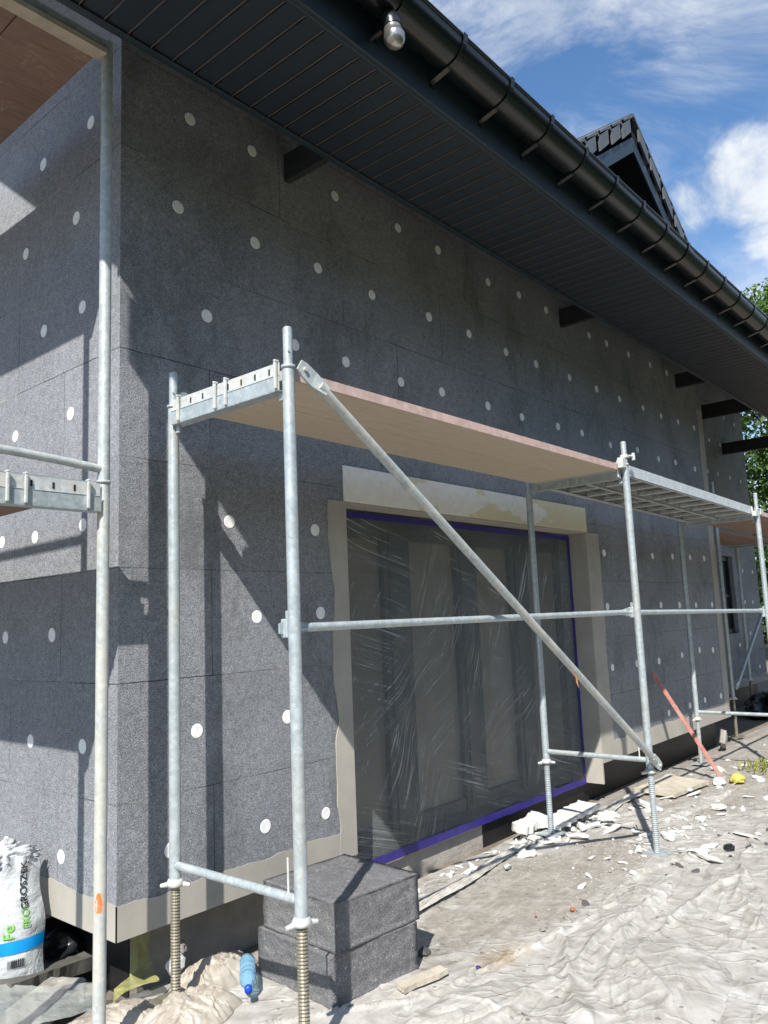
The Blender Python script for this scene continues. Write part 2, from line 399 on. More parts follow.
def leafm(name, a, b):
    t = NT(name)
    oi = t.N('ShaderNodeNewGeometry')
    c = t.ramp(oi.outputs['Random Per Island'], [(0, b), (1, a)])
    t.b.inputs['Subsurface Weight'].default_value = 0
    tr = t.N('ShaderNodeBsdfTranslucent'); t.L(c, tr.inputs['Color'])
    mx = t.N('ShaderNodeMixShader'); mx.inputs[0].default_value = .35
    m = t.fin(c, .55)
    t.L(t.b.outputs[0], mx.inputs[1]); t.L(tr.outputs[0], mx.inputs[2])
    t.L(mx.outputs[0], t.n['Material Output'].inputs['Surface'])
    return m
M['leaf'] = leafm('fresh green leaves', (.13,.22,.03), (.05,.11,.015))
M['leaf_dark'] = leafm('deep green leaves', (.08,.15,.03), (.03,.07,.012))
M['bark'] = simple('bark', (.13,.10,.075), (.07,.055,.04), .9, scale=10, bscale=30, bstr=.6)

# ================================================================ camera
CX, CY, CZ, YAW, PITCH, ROLL, F = -1.8625, -3.1128, 1.5681, .8666, .1369, -.0405, 789.2
Fv = Vector((math.sin(YAW)*math.cos(PITCH), math.cos(YAW)*math.cos(PITCH), math.sin(PITCH)))
Rv = Vector((math.cos(YAW), -math.sin(YAW), 0)); Uv = Rv.cross(Fv)
R2 = math.cos(ROLL)*Rv+math.sin(ROLL)*Uv; U2 = -math.sin(ROLL)*Rv+math.cos(ROLL)*Uv
cam = bpy.data.cameras.new('camera'); co = bpy.data.objects.new('camera', cam); COL.objects.link(co)
co.matrix_world = Matrix(((R2.x,U2.x,-Fv.x,CX),(R2.y,U2.y,-Fv.y,CY),(R2.z,U2.z,-Fv.z,CZ),(0,0,0,1)))
cam.sensor_fit = 'HORIZONTAL'; cam.sensor_width = 36; cam.lens = 36*F/768; cam.clip_start = .02; cam.clip_end = 2000
sc.camera = co

# ================================================================ house
house = thing('house', (0,0,0), 'house clad in dark graphite insulation boards dotted with white caps, under anthracite eaves', 'house')
WX = 7.87
def caps(pts, parent, fn, name='fixing_cap'):
    for i, (a, z) in enumerate(pts):
        m = MB(); rj = .033*random.uniform(.95, 1.05)
        c, ax = fn(a, z)
        m.lathe(c, [(0, .0022), (rj*.55, .0026), (rj-.003, .0026), (rj, .0012), (rj, -.004)], 24, ax, False)
        m.build(name, M['cap'], parent)
# front wall: shell with window opening
w = MB()
zt = 4.9
def q(x0, x1, z0, z1, y=0): w.quad((x0,y,z0),(x1,y,z0),(x1,y,z1),(x0,y,z1))
q(0,1.45,.31,2.265); q(4.5,WX,.31,2.265); q(0,1.45,2.265,zt); q(1.45,4.5,2.265,zt); q(4.5,WX,2.265,zt)
w.quad((1.45,0,.31),(1.45,.34,.31),(1.45,.34,2.265),(1.45,0,2.265))
w.quad((4.5,.166,.31),(4.5,.34,.31),(4.5,.34,2.265),(4.5,.166,2.265))
w.quad((0,0,.31),(0,.24,.31),(1.45,.24,.31),(1.45,0,.31)); w.quad((4.5,0,.31),(4.5,.24,.31),(WX,.24,.31),(WX,0,.31))
w.quad((WX,0,.31),(WX,.95,.31),(WX,.95,zt),(WX,0,zt))
w.quad((1.45,.34,0),(4.5,.34,0),(4.5,.34,2.3),(1.45,.34,2.3))
front = w.build('front_wall', M['eps_front'], house, None)
MAINC = [(0.391,4.158),(0.801,4.168),(0.316,3.646),(1.458,4.169),(0.81,3.632),(1.29,3.646),(1.77,3.623),(0.485,3.126),(2.067,4.186),(2.517,4.185),(3.163,4.146),(3.629,4.18),(4.077,4.177),(2.368,3.642),(2.855,3.645),(4.893,4.157),(1.505,3.12),(0.348,2.668),(1.088,3.123),(3.366,3.629),(3.835,3.637),(4.426,3.647),(4.964,3.65),(5.473,3.65),(6.053,3.664),(6.54,3.663),(7.047,3.681),(7.566,3.695),(2.026,3.104),(2.476,3.126),(3.056,3.133),(3.548,3.133),(4.143,3.153),(4.59,3.166),(5.174,3.141),(5.813,3.182),(6.357,3.16),(6.85,3.185),(7.465,3.185),(5.272,4.173),(5.792,4.184),(6.353,4.199),(6.826,4.212),(4.848,2.096),(5.963,2.108),(6.506,2.122),(7.027,2.13),(7.48,2.134),(4.834,1.615),(6.073,1.615),(6.581,1.609),(7.076,1.603),(7.602,1.603),(5.369,1.078),(4.839,1.078),(5.898,1.067),(6.523,1.089),(7.054,1.112),(7.488,1.089),(6.036,.551),(6.62,.562),(7.08,.573),(7.608,.565),(.61,2.087),(1.204,2.083),(.776,1.613),(1.229,1.625),(.968,1.097),(.406,1.099),(.807,.591),(1.226,.568),(.263,.608)]
caps(MAINC, front, lambda a, z: ((a, 0, z), (0,-1,0)))
# side wall with gable slope
YB = 7.0
s = MB()
def ridge_z(y): return 4.02+.73*(y+1.05)
s.add([(0,.0,.31),(0,YB,.31),(0,YB,4.6),(0,YB/2+.0,ridge_z(YB/2)),(0,0,ridge_z(0))], [(0,1,2,3,4)])
s.quad((0,.0,.31),(0,YB,.31),(.25,YB,.31),(.25,.24,.31))
side = s.build('side_wall', M['eps_side'], house, None)
SIDEC = [(0.276,4.078),(0.766,4.065),(0.406,3.622),(0.946,3.62),(0.336,3.135),(0.723,3.121),(1.019,2.618),(0.437,2.622),(0.306,2.065),(0.776,2.053),(1.147,2.063),(0.583,1.565),(1.077,1.561),(0.779,1.059),(0.287,1.068),(1.009,.551),(0.465,.571),(1.45,1.06),(1.5,2.06),(1.5,3.62),(1.5,3.12),(1.6,1.56)]
caps(SIDEC, side, lambda a, z: ((0, a, z), (-1,0,0)))
# base coat bands with ragged trowel edges
def band(parent, x0, x1, z0, f, name='base_render', t=.004, side=False, n=60, amp=.012, sc_=9, seed=1):
    m = MB(); xs = [x0+(x1-x0)*i/n for i in range(n+1)]
    top = [f(x)+amp*2*(float(fbm(x*sc_, 1.0, seed, 4))-.47) for x in xs]
    for i in range(n):
        a, b = xs[i], xs[i+1]
        P_ = lambda u, y, z: (y, u, z) if side else (u, y, z)
        vs = [P_(a,-t,z0),P_(b,-t,z0),P_(b,-t,top[i+1]),P_(a,-t,top[i]),P_(a,.001,z0),P_(b,.001,z0),P_(b,.001,top[i+1]),P_(a,.001,top[i])]
        m.add(vs, [(0,1,2,3),(3,2,6,7),(0,4,5,1)])
    m.quad(*[((-t,u,z) if side else (u,-t,z)) for u, z in ((xs[0],z0),(xs[0],top[0]))]+[((.001,u,z) if side else (u,.001,z)) for u, z in ((xs[0],top[0]),(xs[0],z0))])
    return m.build(name, M['render'], parent, None)
band(front, -.004, 1.455, .3065, lambda x: .45, amp=.03, sc_=5)
band(front, 4.505, WX, .3065, lambda x: .465, amp=.03, sc_=3, n=90, seed=2)
band(side, -.004, 5, .3065, lambda x: .455, side=True, amp=.035, sc_=4, n=90, seed=4)
def vband(parent, z0, z1, xin, fx, t=.006, n=70, amp=.012, sc_=9, seed=1, name='base_render'):
    m = MB(); zs = [z0+(z1-z0)*i/n for i in range(n+1)]
    ex = [fx+amp*2*(float(fbm(z*sc_, 2.0, seed, 4))-.47) for z in zs]
    for i in range(n):
        m.add([(xin,-t,zs[i]),(ex[i],-t,zs[i]),(ex[i+1],-t,zs[i+1]),(xin,-t,zs[i+1]),(xin,.001,zs[i]),(ex[i],.001,zs[i]),(ex[i+1],.001,zs[i+1]),(xin,.001,zs[i+1])], [(0,1,2,3),(1,5,6,2),(0,3,7,4)])
    return m.build(name, M['render'], parent, None)
vband(front, .308, 2.264, 1.456, 1.325, amp=.05, sc_=3.4)
vband(front, .308, 2.264, 4.500, 4.74, amp=.03, sc_=3, seed=5)
vband(front, .308, 3.95, WX+.001, 7.70, amp=.02, sc_=3, seed=6)
m = MB(); m.box((7.87,-.006,.308),(7.874,.95,4.05)); m.build('corner_render', M['render'], front)
# window: reveal, shutter box, frame, panes, film, tape
win = MB(); win.box((1.52,.27,.10),(1.58,.33,2.26)); win.box((4.43,.27,.10),(4.50,.33,2.26)); win.box((1.58,.27,2.17),(4.43,.33,2.26)); win.box((1.58,.27,.10),(4.43,.33,.22))
window = win.build('window', M['frame'], house, .004)
for a, b in ((2.08,2.36),(2.90,3.17),(3.66,3.93)):
    mm = MB(); mm.box((a,.262,.22),(b,.325,2.17)); mm.box((a+.05,.25,.24),(b-.05,.262,2.15)); mm.build('mullion', M['frame'], window, .004)
for a, b in ((1.58,2.08),(2.36,2.90),(3.17,3.66),(3.93,4.43)):
    mm = MB(); mm.box((a,.305,.22),(b,.315,2.17)); mm.build('pane', M['pane'], window)
    mm = MB(); mm.box((a,.275,.22),(b,.305,.30)); mm.box((a,.275,2.10),(b,.305,2.17)); mm.build('sash_rail', M['frame'], window, .003)
rv = MB(); rv.box((4.497,-.003,.14),(4.515,.166,2.263)); rv.build('window_reveal', M['render'], front)
rv = MB(); rv.box((1.452,-.0,2.258),(4.497,.166,2.266)); rv.box((1.436,-.003,.30),(1.453,.14,2.258)); rv.build('window_reveal', M['render'], front)
sb = MB(); sb.box((1.438,-.012,2.266),(4.517,.0,2.478)); sb.build('shutter_box', M['shutter'], front, .003)
nx, nz = 190, 130
X, Z = np.meshgrid(np.linspace(1.453, 4.496, nx), np.linspace(.135, 2.256, nz))
edge = np.minimum(np.minimum(X-1.453, 4.496-X)*4, np.minimum(Z-.135, 2.256-Z)*4).clip(0, 1)
Y = .163+edge*(.030*np.sin(X*8.1+.8*np.sin(Z*1.7))+.05*(fbm(X*1.6, Z*1.2, 2)-.45)+.020*(ridge(X*2.6+Z*2.2, Z*.5, 4)-.4)+.010*(ridge(X*.7, Z*5, 8)-.4))
me = bpy.data.meshes.new('film'); me.from_pydata([tuple(p) for p in np.stack([X.ravel(), Y.ravel(), Z.ravel()], 1)], [], [(j*nx+i, j*nx+i+1, (j+1)*nx+i+1, (j+1)*nx+i) for j in range(nz-1) for i in range(nx-1)])
me.polygons.foreach_set('use_smooth', [True]*len(me.polygons)); me.materials.append(M['film'])
fo = bpy.data.objects.new('protective_film', me); COL.objects.link(fo); fo.parent = window
def tape(p0, p1, wdt, horizontal, y=.152):
    m = MB(); n = 40
    for i in range(n):
        a = i/n; b = (i+1)/n
        def e(t, side): 
            j = .006*(float(vnoise(t*30, side*3+p0[0]))-.5)
            u = p0[0]+(p1[0]-p0[0])*t; v = p0[1]+(p1[1]-p0[1])*t
            return (u, v+side*wdt/2+j) if horizontal else (u+side*wdt/2+j, v)
        A, B, C_, D = e(a,-1), e(b,-1), e(b,1), e(a,1)
        m.add([(p[0], y, p[1]) for p in (A,B,C_,D)]+[(p[0], y+.004, p[1]) for p in (A,B,C_,D)], [(0,1,2,3),(7,6,5,4),(0,4,5,1),(3,2,6,7)])
    return m.build('masking_tape', M['tape'], window, None)
tape((1.455,2.222),(4.49,2.222),.036,True); tape((4.468,.20),(4.468,2.20),.040,False); tape((1.455,.158),(4.492,.158),.052,True)
# foundation parts
f = MB(); f.box((.2,.22,-.3),(1.6,.5,.309)); f.build('foundation_wall', M['concrete'], house)
f = MB(); f.box((1.6,.19,-.3),(2.95,.5,.118)); f.build('window_step', M['concrete'], house)
f = MB(); f.box((2.95,.185,-.3),(4.5,.5,.118)); f.box((4.5,.20,-.3),(7.9,.5,.309)); f.build('foundation_membrane', M['membrane'], house)
f = MB(); f.box((.192,.222,-.3),(.2,7,.309)); f.build('foundation_membrane', M['membrane'], house)
# far recessed wall
fw = MB(); Y2 = .9
def q2(x0,x1,z0,z1): fw.quad((x0,Y2,z0),(x1,Y2,z0),(x1,Y2,z1),(x0,Y2,z1))
q2(7.875,10.8,.31,5.4); q2(10.8,11.5,.31,1.15); q2(10.8,11.5,2.37,5.4); q2(11.5,12.8,.31,5.4)
fw.quad((12.8,Y2,.31),(12.8,6,.31),(12.8,6,5.4),(12.8,Y2,5.4)); fw.quad((10.8,Y2,.31),(12.8,Y2,.31),(12.8,1.1,.31),(7.9,1.1,.31))
for x in (10.8,11.5): fw.quad((x,Y2,1.15),(x,1.1,1.15),(x,1.1,2.37),(x,Y2,2.37))
recess = fw.build('recessed_wall', M['eps_front'], house, None)
W2C = [(11.835,4.733),(12.359,4.699),(10.944,4.219),(11.476,4.214),(10.749,3.692),(11.224,3.699),(11.83,3.702),(12.397,3.702),(11.995,2.149),(12.549,2.144),(11.959,1.637),(12.389,1.634),(12.079,1.127),(12.419,.559),(10.883,.974),(11.472,.961),(10.862,.599),(11.446,.571),(9.8,1.6),(9.3,2.1),(9.6,.57)]
caps(W2C, recess, lambda a, z: ((a, Y2, z), (0,-1,0)))
m = MB(); m.box((7.9,Y2-.005,.306),(12.8,Y2,.44)); m.build('base_render', M['render'], recess)
m = MB(); m.box((7.9,1.05,-.3),(12.7,1.4,.309)); m.build('foundation_membrane', M['membrane'], house)
fwn = MB()
fwn.box((10.802,.96,1.152),(10.86,1.0,2.368)); fwn.box((11.44,.96,1.152),(11.498,1.0,2.368)); fwn.box((10.86,.96,2.30),(11.44,1.0,2.368)); fwn.box((10.86,.96,1.152),(11.44,1.0,1.22)); fwn.box((10.86,.965,1.72),(11.44,.995,1.77))
fwin = fwn.build('window', M['frame'], house)
m = MB(); m.box((10.86,.985,1.22),(11.44,.992,2.30)); m.build('pane', M['blackbag'], fwin)

# eaves: soffit of narrow boards, trims, fascia
so = MB(); jt = MB(); x = -.98; i = 0; zs = 4.056
while x < 13.0:
    yi = -.576 if x < -.72 else -.40
    so.box((x+.009,-1.05,zs),(x+.102,yi,zs+.012)); so.box((x,-1.05,zs+.022),(x+.009,yi,zs+.028)); so.box((x+.1076,-1.05,zs+.022),(x+.11,yi,zs+.028))
    jt.box((x+.1015,-1.05,zs-.005),(x+.1075,yi,zs+.007))
    x += .11
soffit = so.build('soffit', M['soffit'], house); jt.build('board_joint', M['joint'], soffit)
m = MB(); m.box((-.72,-.402,zs-.012),(13.1,-.372,zs+.05)); m.box((-.72,-.412,zs-.012),(13.1,-.402,zs-.004)); m.build('soffit_trim', M['anthracite'], house, .003)
m = MB(); m.box((-1.0,-1.075,zs-.018),(13.2,-1.05,4.33)); m.box((-1.0,-1.05,zs-.018),(13.2,-1.03,zs-.004)); m.build('fascia', M['anthracite'], house, .004)
m = MB(); m.box((-1.0,-1.05,zs-.018),(-.98,-.576,4.35)); m.build('gable_fascia', M['anthracite'], house)
for bx in (1.034, 4.31, 7.073, 8.75, 11.55):
    yb = .0 if bx < 7.8 else Y2
    m = MB(); m.box((bx,-.371,4.085 if bx < 7.8 else 4.06),(bx+.045,yb,4.25)); m.build('eaves_beam', M['beam'], house, .004)
# gutter
def arc(r, n=20): return [(-1.178+r*math.cos(PI+PI*k/n), 4.275+r*math.sin(PI+PI*k/n)) for k in range(n+1)]
g = MB(); po = arc(.102); pi_ = arc(.098)
prof = po+pi_[::-1]
L0, L1 = -1.02, 13.25
vs = [(L0,y,z) for y, z in prof]+[(L1,y,z) for y, z in prof]; k = len(prof)
g.add(vs, [(i,(i+1)%k,k+(i+1)%k,k+i) for i in range(k)], True)
g.add([(L0,y,z) for y, z in po], [tuple(range(len(po)))]); g.add([(L1,y,z) for y, z in po], [tuple(range(len(po)))])
g.tube((L0,-1.279,4.280),(L1,-1.279,4.280),.0095,10)
gutter = g.build('gutter', M['gutter'], house)
for xx in (-.1, 3.95, 7.9):
    m = MB(); pr = arc(.1045)
    m.add([(xx,y,z) for y, z in pr]+[(xx+.11,y,z) for y, z in pr], [(i,i+1,len(pr)+i+1,len(pr)+i) for i in range(len(pr)-1)], True); m.build('gutter_joint', M['gutter'], gutter, None)
bx = 1.005-.42*4
while bx < 13:
    m = MB(); pr = arc(.1065, 18); wd = .030
    a1 = [(y,z) for y, z in pr[0:10]]
    pth = [(-1.289,4.290)]+a1+[(-1.078,4.145)]
    for (ya,za),(yb,zb) in zip(pth[:-1], pth[1:]):
        d = Vector((0,yb-ya,zb-za)); nrm = Vector((0,-d.z,d.y)).normalized()*.0035
        m.add([(bx,ya,za),(bx+wd,ya,za),(bx+wd,yb,zb),(bx,yb,zb)]+[(xq,y-nrm.y,z-nrm.z) for xq, y, z in ((bx,ya,za),(bx+wd,ya,za),(bx+wd,yb,zb),(bx,yb,zb))], [(0,1,2,3),(7,6,5,4),(0,4,5,1),(1,5,6,2),(2,6,7,3),(3,7,4,0)])
    m.box((bx,-1.079,4.115),(bx+wd,-1.0755,4.155))
    m.build('gutter_bracket', M['gutter'], gutter)
    bx += .42
# roof
def rz(y): return 4.36+.73*(y+1.15)
rf = MB(); RY = 3.6
rf.prism([(-.98,-1.14,rz(-1.14)-.10),(-.98,-1.14,rz(-1.14)),(-.98,RY,rz(RY)),(-.98,RY+4.6,rz(RY)-3.3),(-.98,RY+4.6,rz(RY)-3.5),(-.98,RY,rz(RY)-.22)], (14.1,0,0))
roof = rf.build('roof', M['dark'], house)
m = MB()
for i in range(14):
    for j in range(17):
        pass
m.prism([(-1.0,-1.05,zs-.018),(-1.0,-1.05,4.33),(-1.0,RY,rz(RY)-.02),(-1.0,RY,rz(RY)-.30)], (.018,0,0)); m.build('verge_board', M['anthracite'], house)
# roof tiles: rows of interlocking tiles drawn as stepped courses
ti = MB(); y = -1.16
while y < RY-.1:
    z0 = rz(y)+.012; z1 = rz(y+.34)+.004
    ti.prism([(-1.0,y,z0+.002),(-1.0,y,z0+.032),(-1.0,y+.36,z1+.028),(-1.0,y+.36,z1+.006)], (14.2,0,0)); y += .34
ti.build('roof_tiles', M['dark'], house)
# dormer gable
AX, AZ, SL = 5.59, 6.585, .683
dy = -.30
dor = MB()
bz = rz(.0)-.05
hw = (AZ-.2-bz)/SL
dor.prism([(AX-hw,.0,bz),(AX+hw,.0,bz),(AX,.0,AZ-.2)], (0,1.8,0))
dormer = dor.build('dormer', M['dark'], house)
hwf = (AZ-(rz(dy)+.05))/SL
for sgn in (-1, 1):
    m = MB(); a = (AX,dy,AZ-.02); b = (AX+sgn*hwf,dy,AZ-.02-hwf*SL)
    m.prism([a,b,(b[0],b[1],b[2]-.13),(a[0],a[1],a[2]-.13)], (0,3.2,0)); m.build('dormer_roof', M['dark'], dormer)
    # bargeboard panels
    L = hwf; n = 6
    for i in range(n):
        u0 = L*i/n+.004; u1 = L*(i+1)/n-.004
        m = MB(); yy = dy-.018
        pts = [(AX+sgn*u0,yy,AZ-.22-SL*u0),(AX+sgn*u1,yy,AZ-.22-SL*u1),(AX+sgn*u1,yy,AZ-.38-SL*u1),(AX+sgn*max(u0,.0),yy,AZ-.38-SL*u0)]
        m.prism(pts, (0,.018,0)); m.build('bargeboard', M['anthracite'], dormer)
    # verge tiles with stepped flaps
    n = int(L/.30)+1
    for i in range(n):
        u0 = i*.30-.02 if i else .0; u1 = min(u0+.34, L)
        if u1-u0 < .05: continue
        m = MB(); zt0 = AZ+.03-SL*u0; zt1 = AZ+.005-SL*u1
        # top slab of the tile
        m.prism([(AX+sgn*u0,dy-.05,zt0-.035),(AX+sgn*u1,dy-.05,zt1-.035),(AX+sgn*u1,dy-.05,zt1+.012),(AX+sgn*u0,dy-.05,zt0)], (0,.4,0))
        # flap
        uf0 = u0+.11; uf1 = u1-.02
        zf0 = zt0-.035-SL*(uf0-u0); zf1 = zt0-.035-SL*(uf1-u0)
        m.prism([(AX+sgn*uf0,dy-.05,zf0),(AX+sgn*uf1,dy-.05,zf1),(AX+sgn*(uf1-.01),dy-.05,zf1-.17),(AX+sgn*(uf0+.0),dy-.05,zf0-.15)], (0,.022,0))
        m.build('verge_tile', M['vtile'], dormer)
m = MB(); m.tube((AX,dy-.04,AZ-.01),(AX,2.6,AZ-.01),.04,12); m.build('ridge_cap', M['dark'], dormer)

# ================================================================ eaves lamp
lp = thing('outdoor_lamp', (.565,-1.18,4.06), 'small ribbed silver outdoor lamp hanging under the anthracite gutter', 'lamp')
ax = Vector((-.05,-.25,-1)).normalized(); c0 = Vector((.565,-1.20,4.125))
m = MB(); m.lathe(c0, [(0,-.045),(.030,-.040),(.044,-.016),(.047,.015),(.044,.042)], 20, ax); m.build('lamp_cap', M['blackbag'], lp)
m = MB()
prof = [(.040,.03),(.042,.055),(.041,.08),(.047,.084),(.047,.09),(.041,.115),(.024,.136),(0,.140)]
m.lathe(c0, prof, 20, ax); m.build('lamp_shade', M['lamp'], lp)
m = MB(); m.tube((.565,-1.20,4.12),(.565,-1.076,4.11),.012,10); m.build('lamp_arm', M['blackbag'], lp)

# ================================================================ scaffold
def ring(m, x, y, z, r=.0285, h=.012): m.lathe((x,y,z), [(.02,-h/2),(r,-h/2),(r,h/2),(.02,h/2)], 18)
def upright(par, x, y, z0, z1, top=True, mat='steel'):
    m = MB(); m.tube((x,y,z0),(x,y,z1),.02415,20)
    if top:
        m.tube((x,y,z1),(x,y,z1+.155),.0188,18); m.tube((x,y,z1+.155),(x,y,z1+.161),.0188,18,.014); ring(m, x, y, z1)
        m.tube((x-.012,y-.0165,z1+.06),(x-.013,y-.0195,z1+.06),.005,8)
    return m.build('upright', M[mat], par)
def jack(par, x, y, zc, zb, mt='spindle'):
    m = MB(); prof = []; z = zb+.006; r0, r1 = .0150, .0205
    prof.append((r0, z-zb))
    while z < zc-.01:
        prof += [(r1, z-zb+.004), (r1, z-zb+.007), (r0, z-zb+.012)]; z += .012
    prof += [(r0, zc-zb)]
    m.lathe((x,y,zb), prof, 14, None, False)
    m.box((x-.075,y-.075,zb-.001),(x+.075,y+.075,zb+.006))
    j = m.build('screw_jack', M[mt], par)
    m = MB(); m.lathe((x,y,zc-.028), [(.018,0),(.034,.002),(.036,.014),(.028,.030),(.018,.030)], 18)
    a = random.uniform(.3, .9)
    for sg in (0, PI): 
        d = Vector((math.cos(a+sg), -math.sin(a+sg), -.15)); p = Vector((x,y,zc-.016)); m.tube(p+d*.03, p+d*.060, .011, 10, .008)
    m.build('jack_nut', M['claw'], j)
def transom(par, x, y0, y1, z, along='y', slots=True, lip=True):
    """U shaped deck carrier with a perforated lip and hooked deck claws"""
    a, b = y0+.024, y1-.024
    P_ = (lambda u, s, zz: (x+s, u, zz)) if along == 'y' else (lambda u, s, zz: (u, x+s, zz))
    def bx(m, u0, u1, s0, s1, z0, z1):
        p = P_(u0, s0, z0); q_ = P_(u1, s1, z1); m.box(tuple(map(min, p, q_)), tuple(map(max, p, q_)))
    m = MB(); bx(m, a, b, -.028, .028, z-.092, z-.089); bx(m, a, b, -.028, -.025, z-.089, z-.030); bx(m, a, b, .025, .028, z-.089, z-.030)
    bx(m, a, b, -.030, -.027, z-.032, z-.029)
    t_ = m.build('transom', M['steel'], par, .001)
    if not lip: return t_
    m = MB(); bx(m, a+.003, b-.003, -.0225, -.0195, z-.034, z+.022); lipo = m.build('perforated_lip', M['claw'], t_)
    if slots:
        u = a+.06
        while u < b-.03:
            m = MB(); bx(m, u-.004, u+.004, -.0245, -.0222, z-.018, z+.006); m.build('slot', M['slot'], t_); u += .085
    for c in (a+.012, a+(b-a)*.45, a+(b-a)*.55, b-.06):
        m = MB(); bx(m, c-.006, c+.006, -.042, -.0295, z-.085, z+.022); bx(m, c-.006, c+.006, -.042, -.0185, z+.0225, z+.032)
        m.build('deck_claw', M['claw'], t_, .003)
    return t_
def bottom_tube(par, x, y0, y1, z):
    m = MB(); m.tube((x,y0,z),(x,y1,z),.0169,14); return m.build('ledger', M['steel'], par)
def flat_end_rail(par, name, a, b, r=.0169, mat='steel', flat=.06):
    a = Vector(a); b = Vector(b); d = (b-a).normalized(); m = MB()
    m.tube(a+d*flat, b-d*flat, r, 16)
    side = Vector((0,1,0)); up = d.cross(side).normalized()
    for e, s in ((a, 1), (b, -1)):
        p0 = e-d*.03*s; p1 = e+d*(flat+.04)*s; hw = r*1.35
        Mx = []
        for p, wd, th in ((p0, hw*.8, .004), (e, hw*1.1, .004), (e+d*flat*.6*s, hw*1.2, .005), (p1, r*.96, r*.9)):
            Mx.append([p+up*wd+side*th, p-up*wd+side*th, p-up*wd-side*th, p+up*wd-side*th])
        vs = [v for q_ in Mx for v in q_]; fs = [(0,1,2,3),(15,14,13,12)]
        for k in range(3):
            for j in range(4): fs.append((k*4+j,k*4+(j+1)%4,(k+1)*4+(j+1)%4,(k+1)*4+j))
        m.add(vs, fs)
        m.tube(e-side*.014, e+side*.014, .009, 8)
    return m.build(name, M[mat], par)

XS, LB, YO, YI = .15, 3.08, -.949, -.195
XF = [.15, 3.234, 6.253]; DZ = [0, .003, -.059]
scaf = thing('scaffold', (.15,-.58,0), 'galvanised scaffold with a long diagonal brace standing before the big window', 'scaffold')
BASE = [(.031,.085),(.03,.05),(.045,.045)]
for k in range(3):
    x = XF[k]; zc = .55+DZ[k]; zr = 2.55+DZ[k]
    upright(scaf, x, YO, zc, zr); upright(scaf, x, YI, zc, zr)
    jack(scaf, x, YO, zc, BASE[k][0], 'spindle' if k == 0 else 'steel'); jack(scaf, x, YI, zc, BASE[k][1], 'spindle' if k == 0 else 'steel')
    transom(scaf, x, YO, YI, zr); bottom_tube(scaf, x, YO, YI, zc+.055)
    m = MB(); m.tube((x,YO+.065,zc+.06),(x,YO+.065,zc+.19),.0045,8); m.build('toe_board_pin', M['claw'], scaf)
    for ya in (YO+.024, YI-.05):
        m = MB(); m.box((x-.006,ya,zr-.125),(x+.006,ya+.026,zr-.092)); m.build('gusset', M['steel'], scaf, .002)
flat_end_rail(scaf, 'guard_rail', (XF[0]-.01,YO+.040,1.555), (XF[1]-.02,YO+.040,1.56))
flat_end_rail(scaf, 'guard_rail', (XF[1]+.02,YO+.040,1.557), (XF[2]+.01,YO+.040,1.52))
flat_end_rail(scaf, 'guard_rail', (XF[2]+.03,YO+.040,1.52), (XF[2]+3.05,YO+.040,1.52))
flat_end_rail(scaf, 'diagonal_brace', (XF[0]+.035,YO-.052,2.535), (XF[1]+.03,YO-.052,.575), .0212, 'steel_brace' if 'steel_brace' in M else 'steel_dirty', .09)
# coupler with T bolt at the second frame, wedge housings along the rail
m = MB(); x = XF[1]; z = 2.60
m.tube((x,YO,z),(x,YO,z+.02),.030,16); m.tube((x+.02,YO-.0,z+.02),(x+.105,YO-.02,z+.022),.009,10); m.tube((x+.105,YO-.02,z-.004),(x+.105,YO-.02,z+.045),.013,10); m.box((x-.075,YO-.02,z-.075),(x-.022,YO+.02,z-.005)); m.build('coupler', M['claw'], scaf, .003)
m = MB(); m.box((XF[2]-.10,YO-.02,2.42),(XF[2]-.022,YO+.02,2.47)); m.box((XF[2]+.022,YO-.03,2.44),(XF[2]+.12,YO+.02,2.50)); m.build('coupler', M['claw'], scaf, .003)
for k in (0,1,2):
    for zz in (1.5+DZ[k],):
        m = MB(); m.box((XF[k]-.022,YO+.018,zz+.02),(XF[k]+.022,YO+.052,zz+.09)); m.box((XF[k]-.010,YO-.012+.03,zz+.09),(XF[k]+.004,YO+.040,zz+.12)); m.build('wedge_housing', M['steel'], scaf, .004)

# decks of the front scaffold
def ply_deck(name, x0, x1, y0, y1, z, mat, label, nb=2, edge='ply_edge', th=.05, rails=True, along='x', seamgap=.004):
    if along == 'x': th = .04
    d = thing(name, ((x0+x1)/2, (y0+y1)/2, z), label, 'deck board')
    if along == 'x':
        wy = (y1-y0)/nb
        for i in range(nb):
            a = y0+i*wy+(seamgap/2 if i else 0); b = y0+(i+1)*wy-(seamgap/2 if i < nb-1 else 0)
            m = MB(); m.box((x0,a,z),(x1,b,z+th)); m.build('deck_panel', M[mat], d, .003)
        m = MB(); m.box((x0+.001,y0-.006,z+.002),(x1-.001,y0-.0002,z+th+.004)); m.build('side_edge', M[edge], d)
        if rails:
            for xx in (x0-.03, x1+.002):
                m = MB(); m.box((xx,y0+.01,z-.006),(xx+.028,y1-.01,z+th+.005)); m.build('end_rail', M['alu'], d)
    else:
        wx = (x1-x0)/nb
        for i in range(nb):
            a = x0+i*wx+(seamgap/2 if i else 0); b = x0+(i+1)*wx-(seamgap/2 if i < nb-1 else 0)
            m = MB(); m.box((a,y0,z),(b,y1,z+th)); m.build('deck_panel', M[mat], d, .003)
        for yy in (y0-.03, y1+.002):
            m = MB(); m.box((x0+.01,yy,z-.006),(x1-.01,yy+.028,z+th+.005)); m.build('end_rail', M['steel'], d)
    return d
ply_deck('scaffold_deck', XF[0]+.06, XF[1]-.06, -.915, -.27, 2.515, 'ply', 'pale birch plywood scaffold deck with pink edge, nearest bay over the big window')
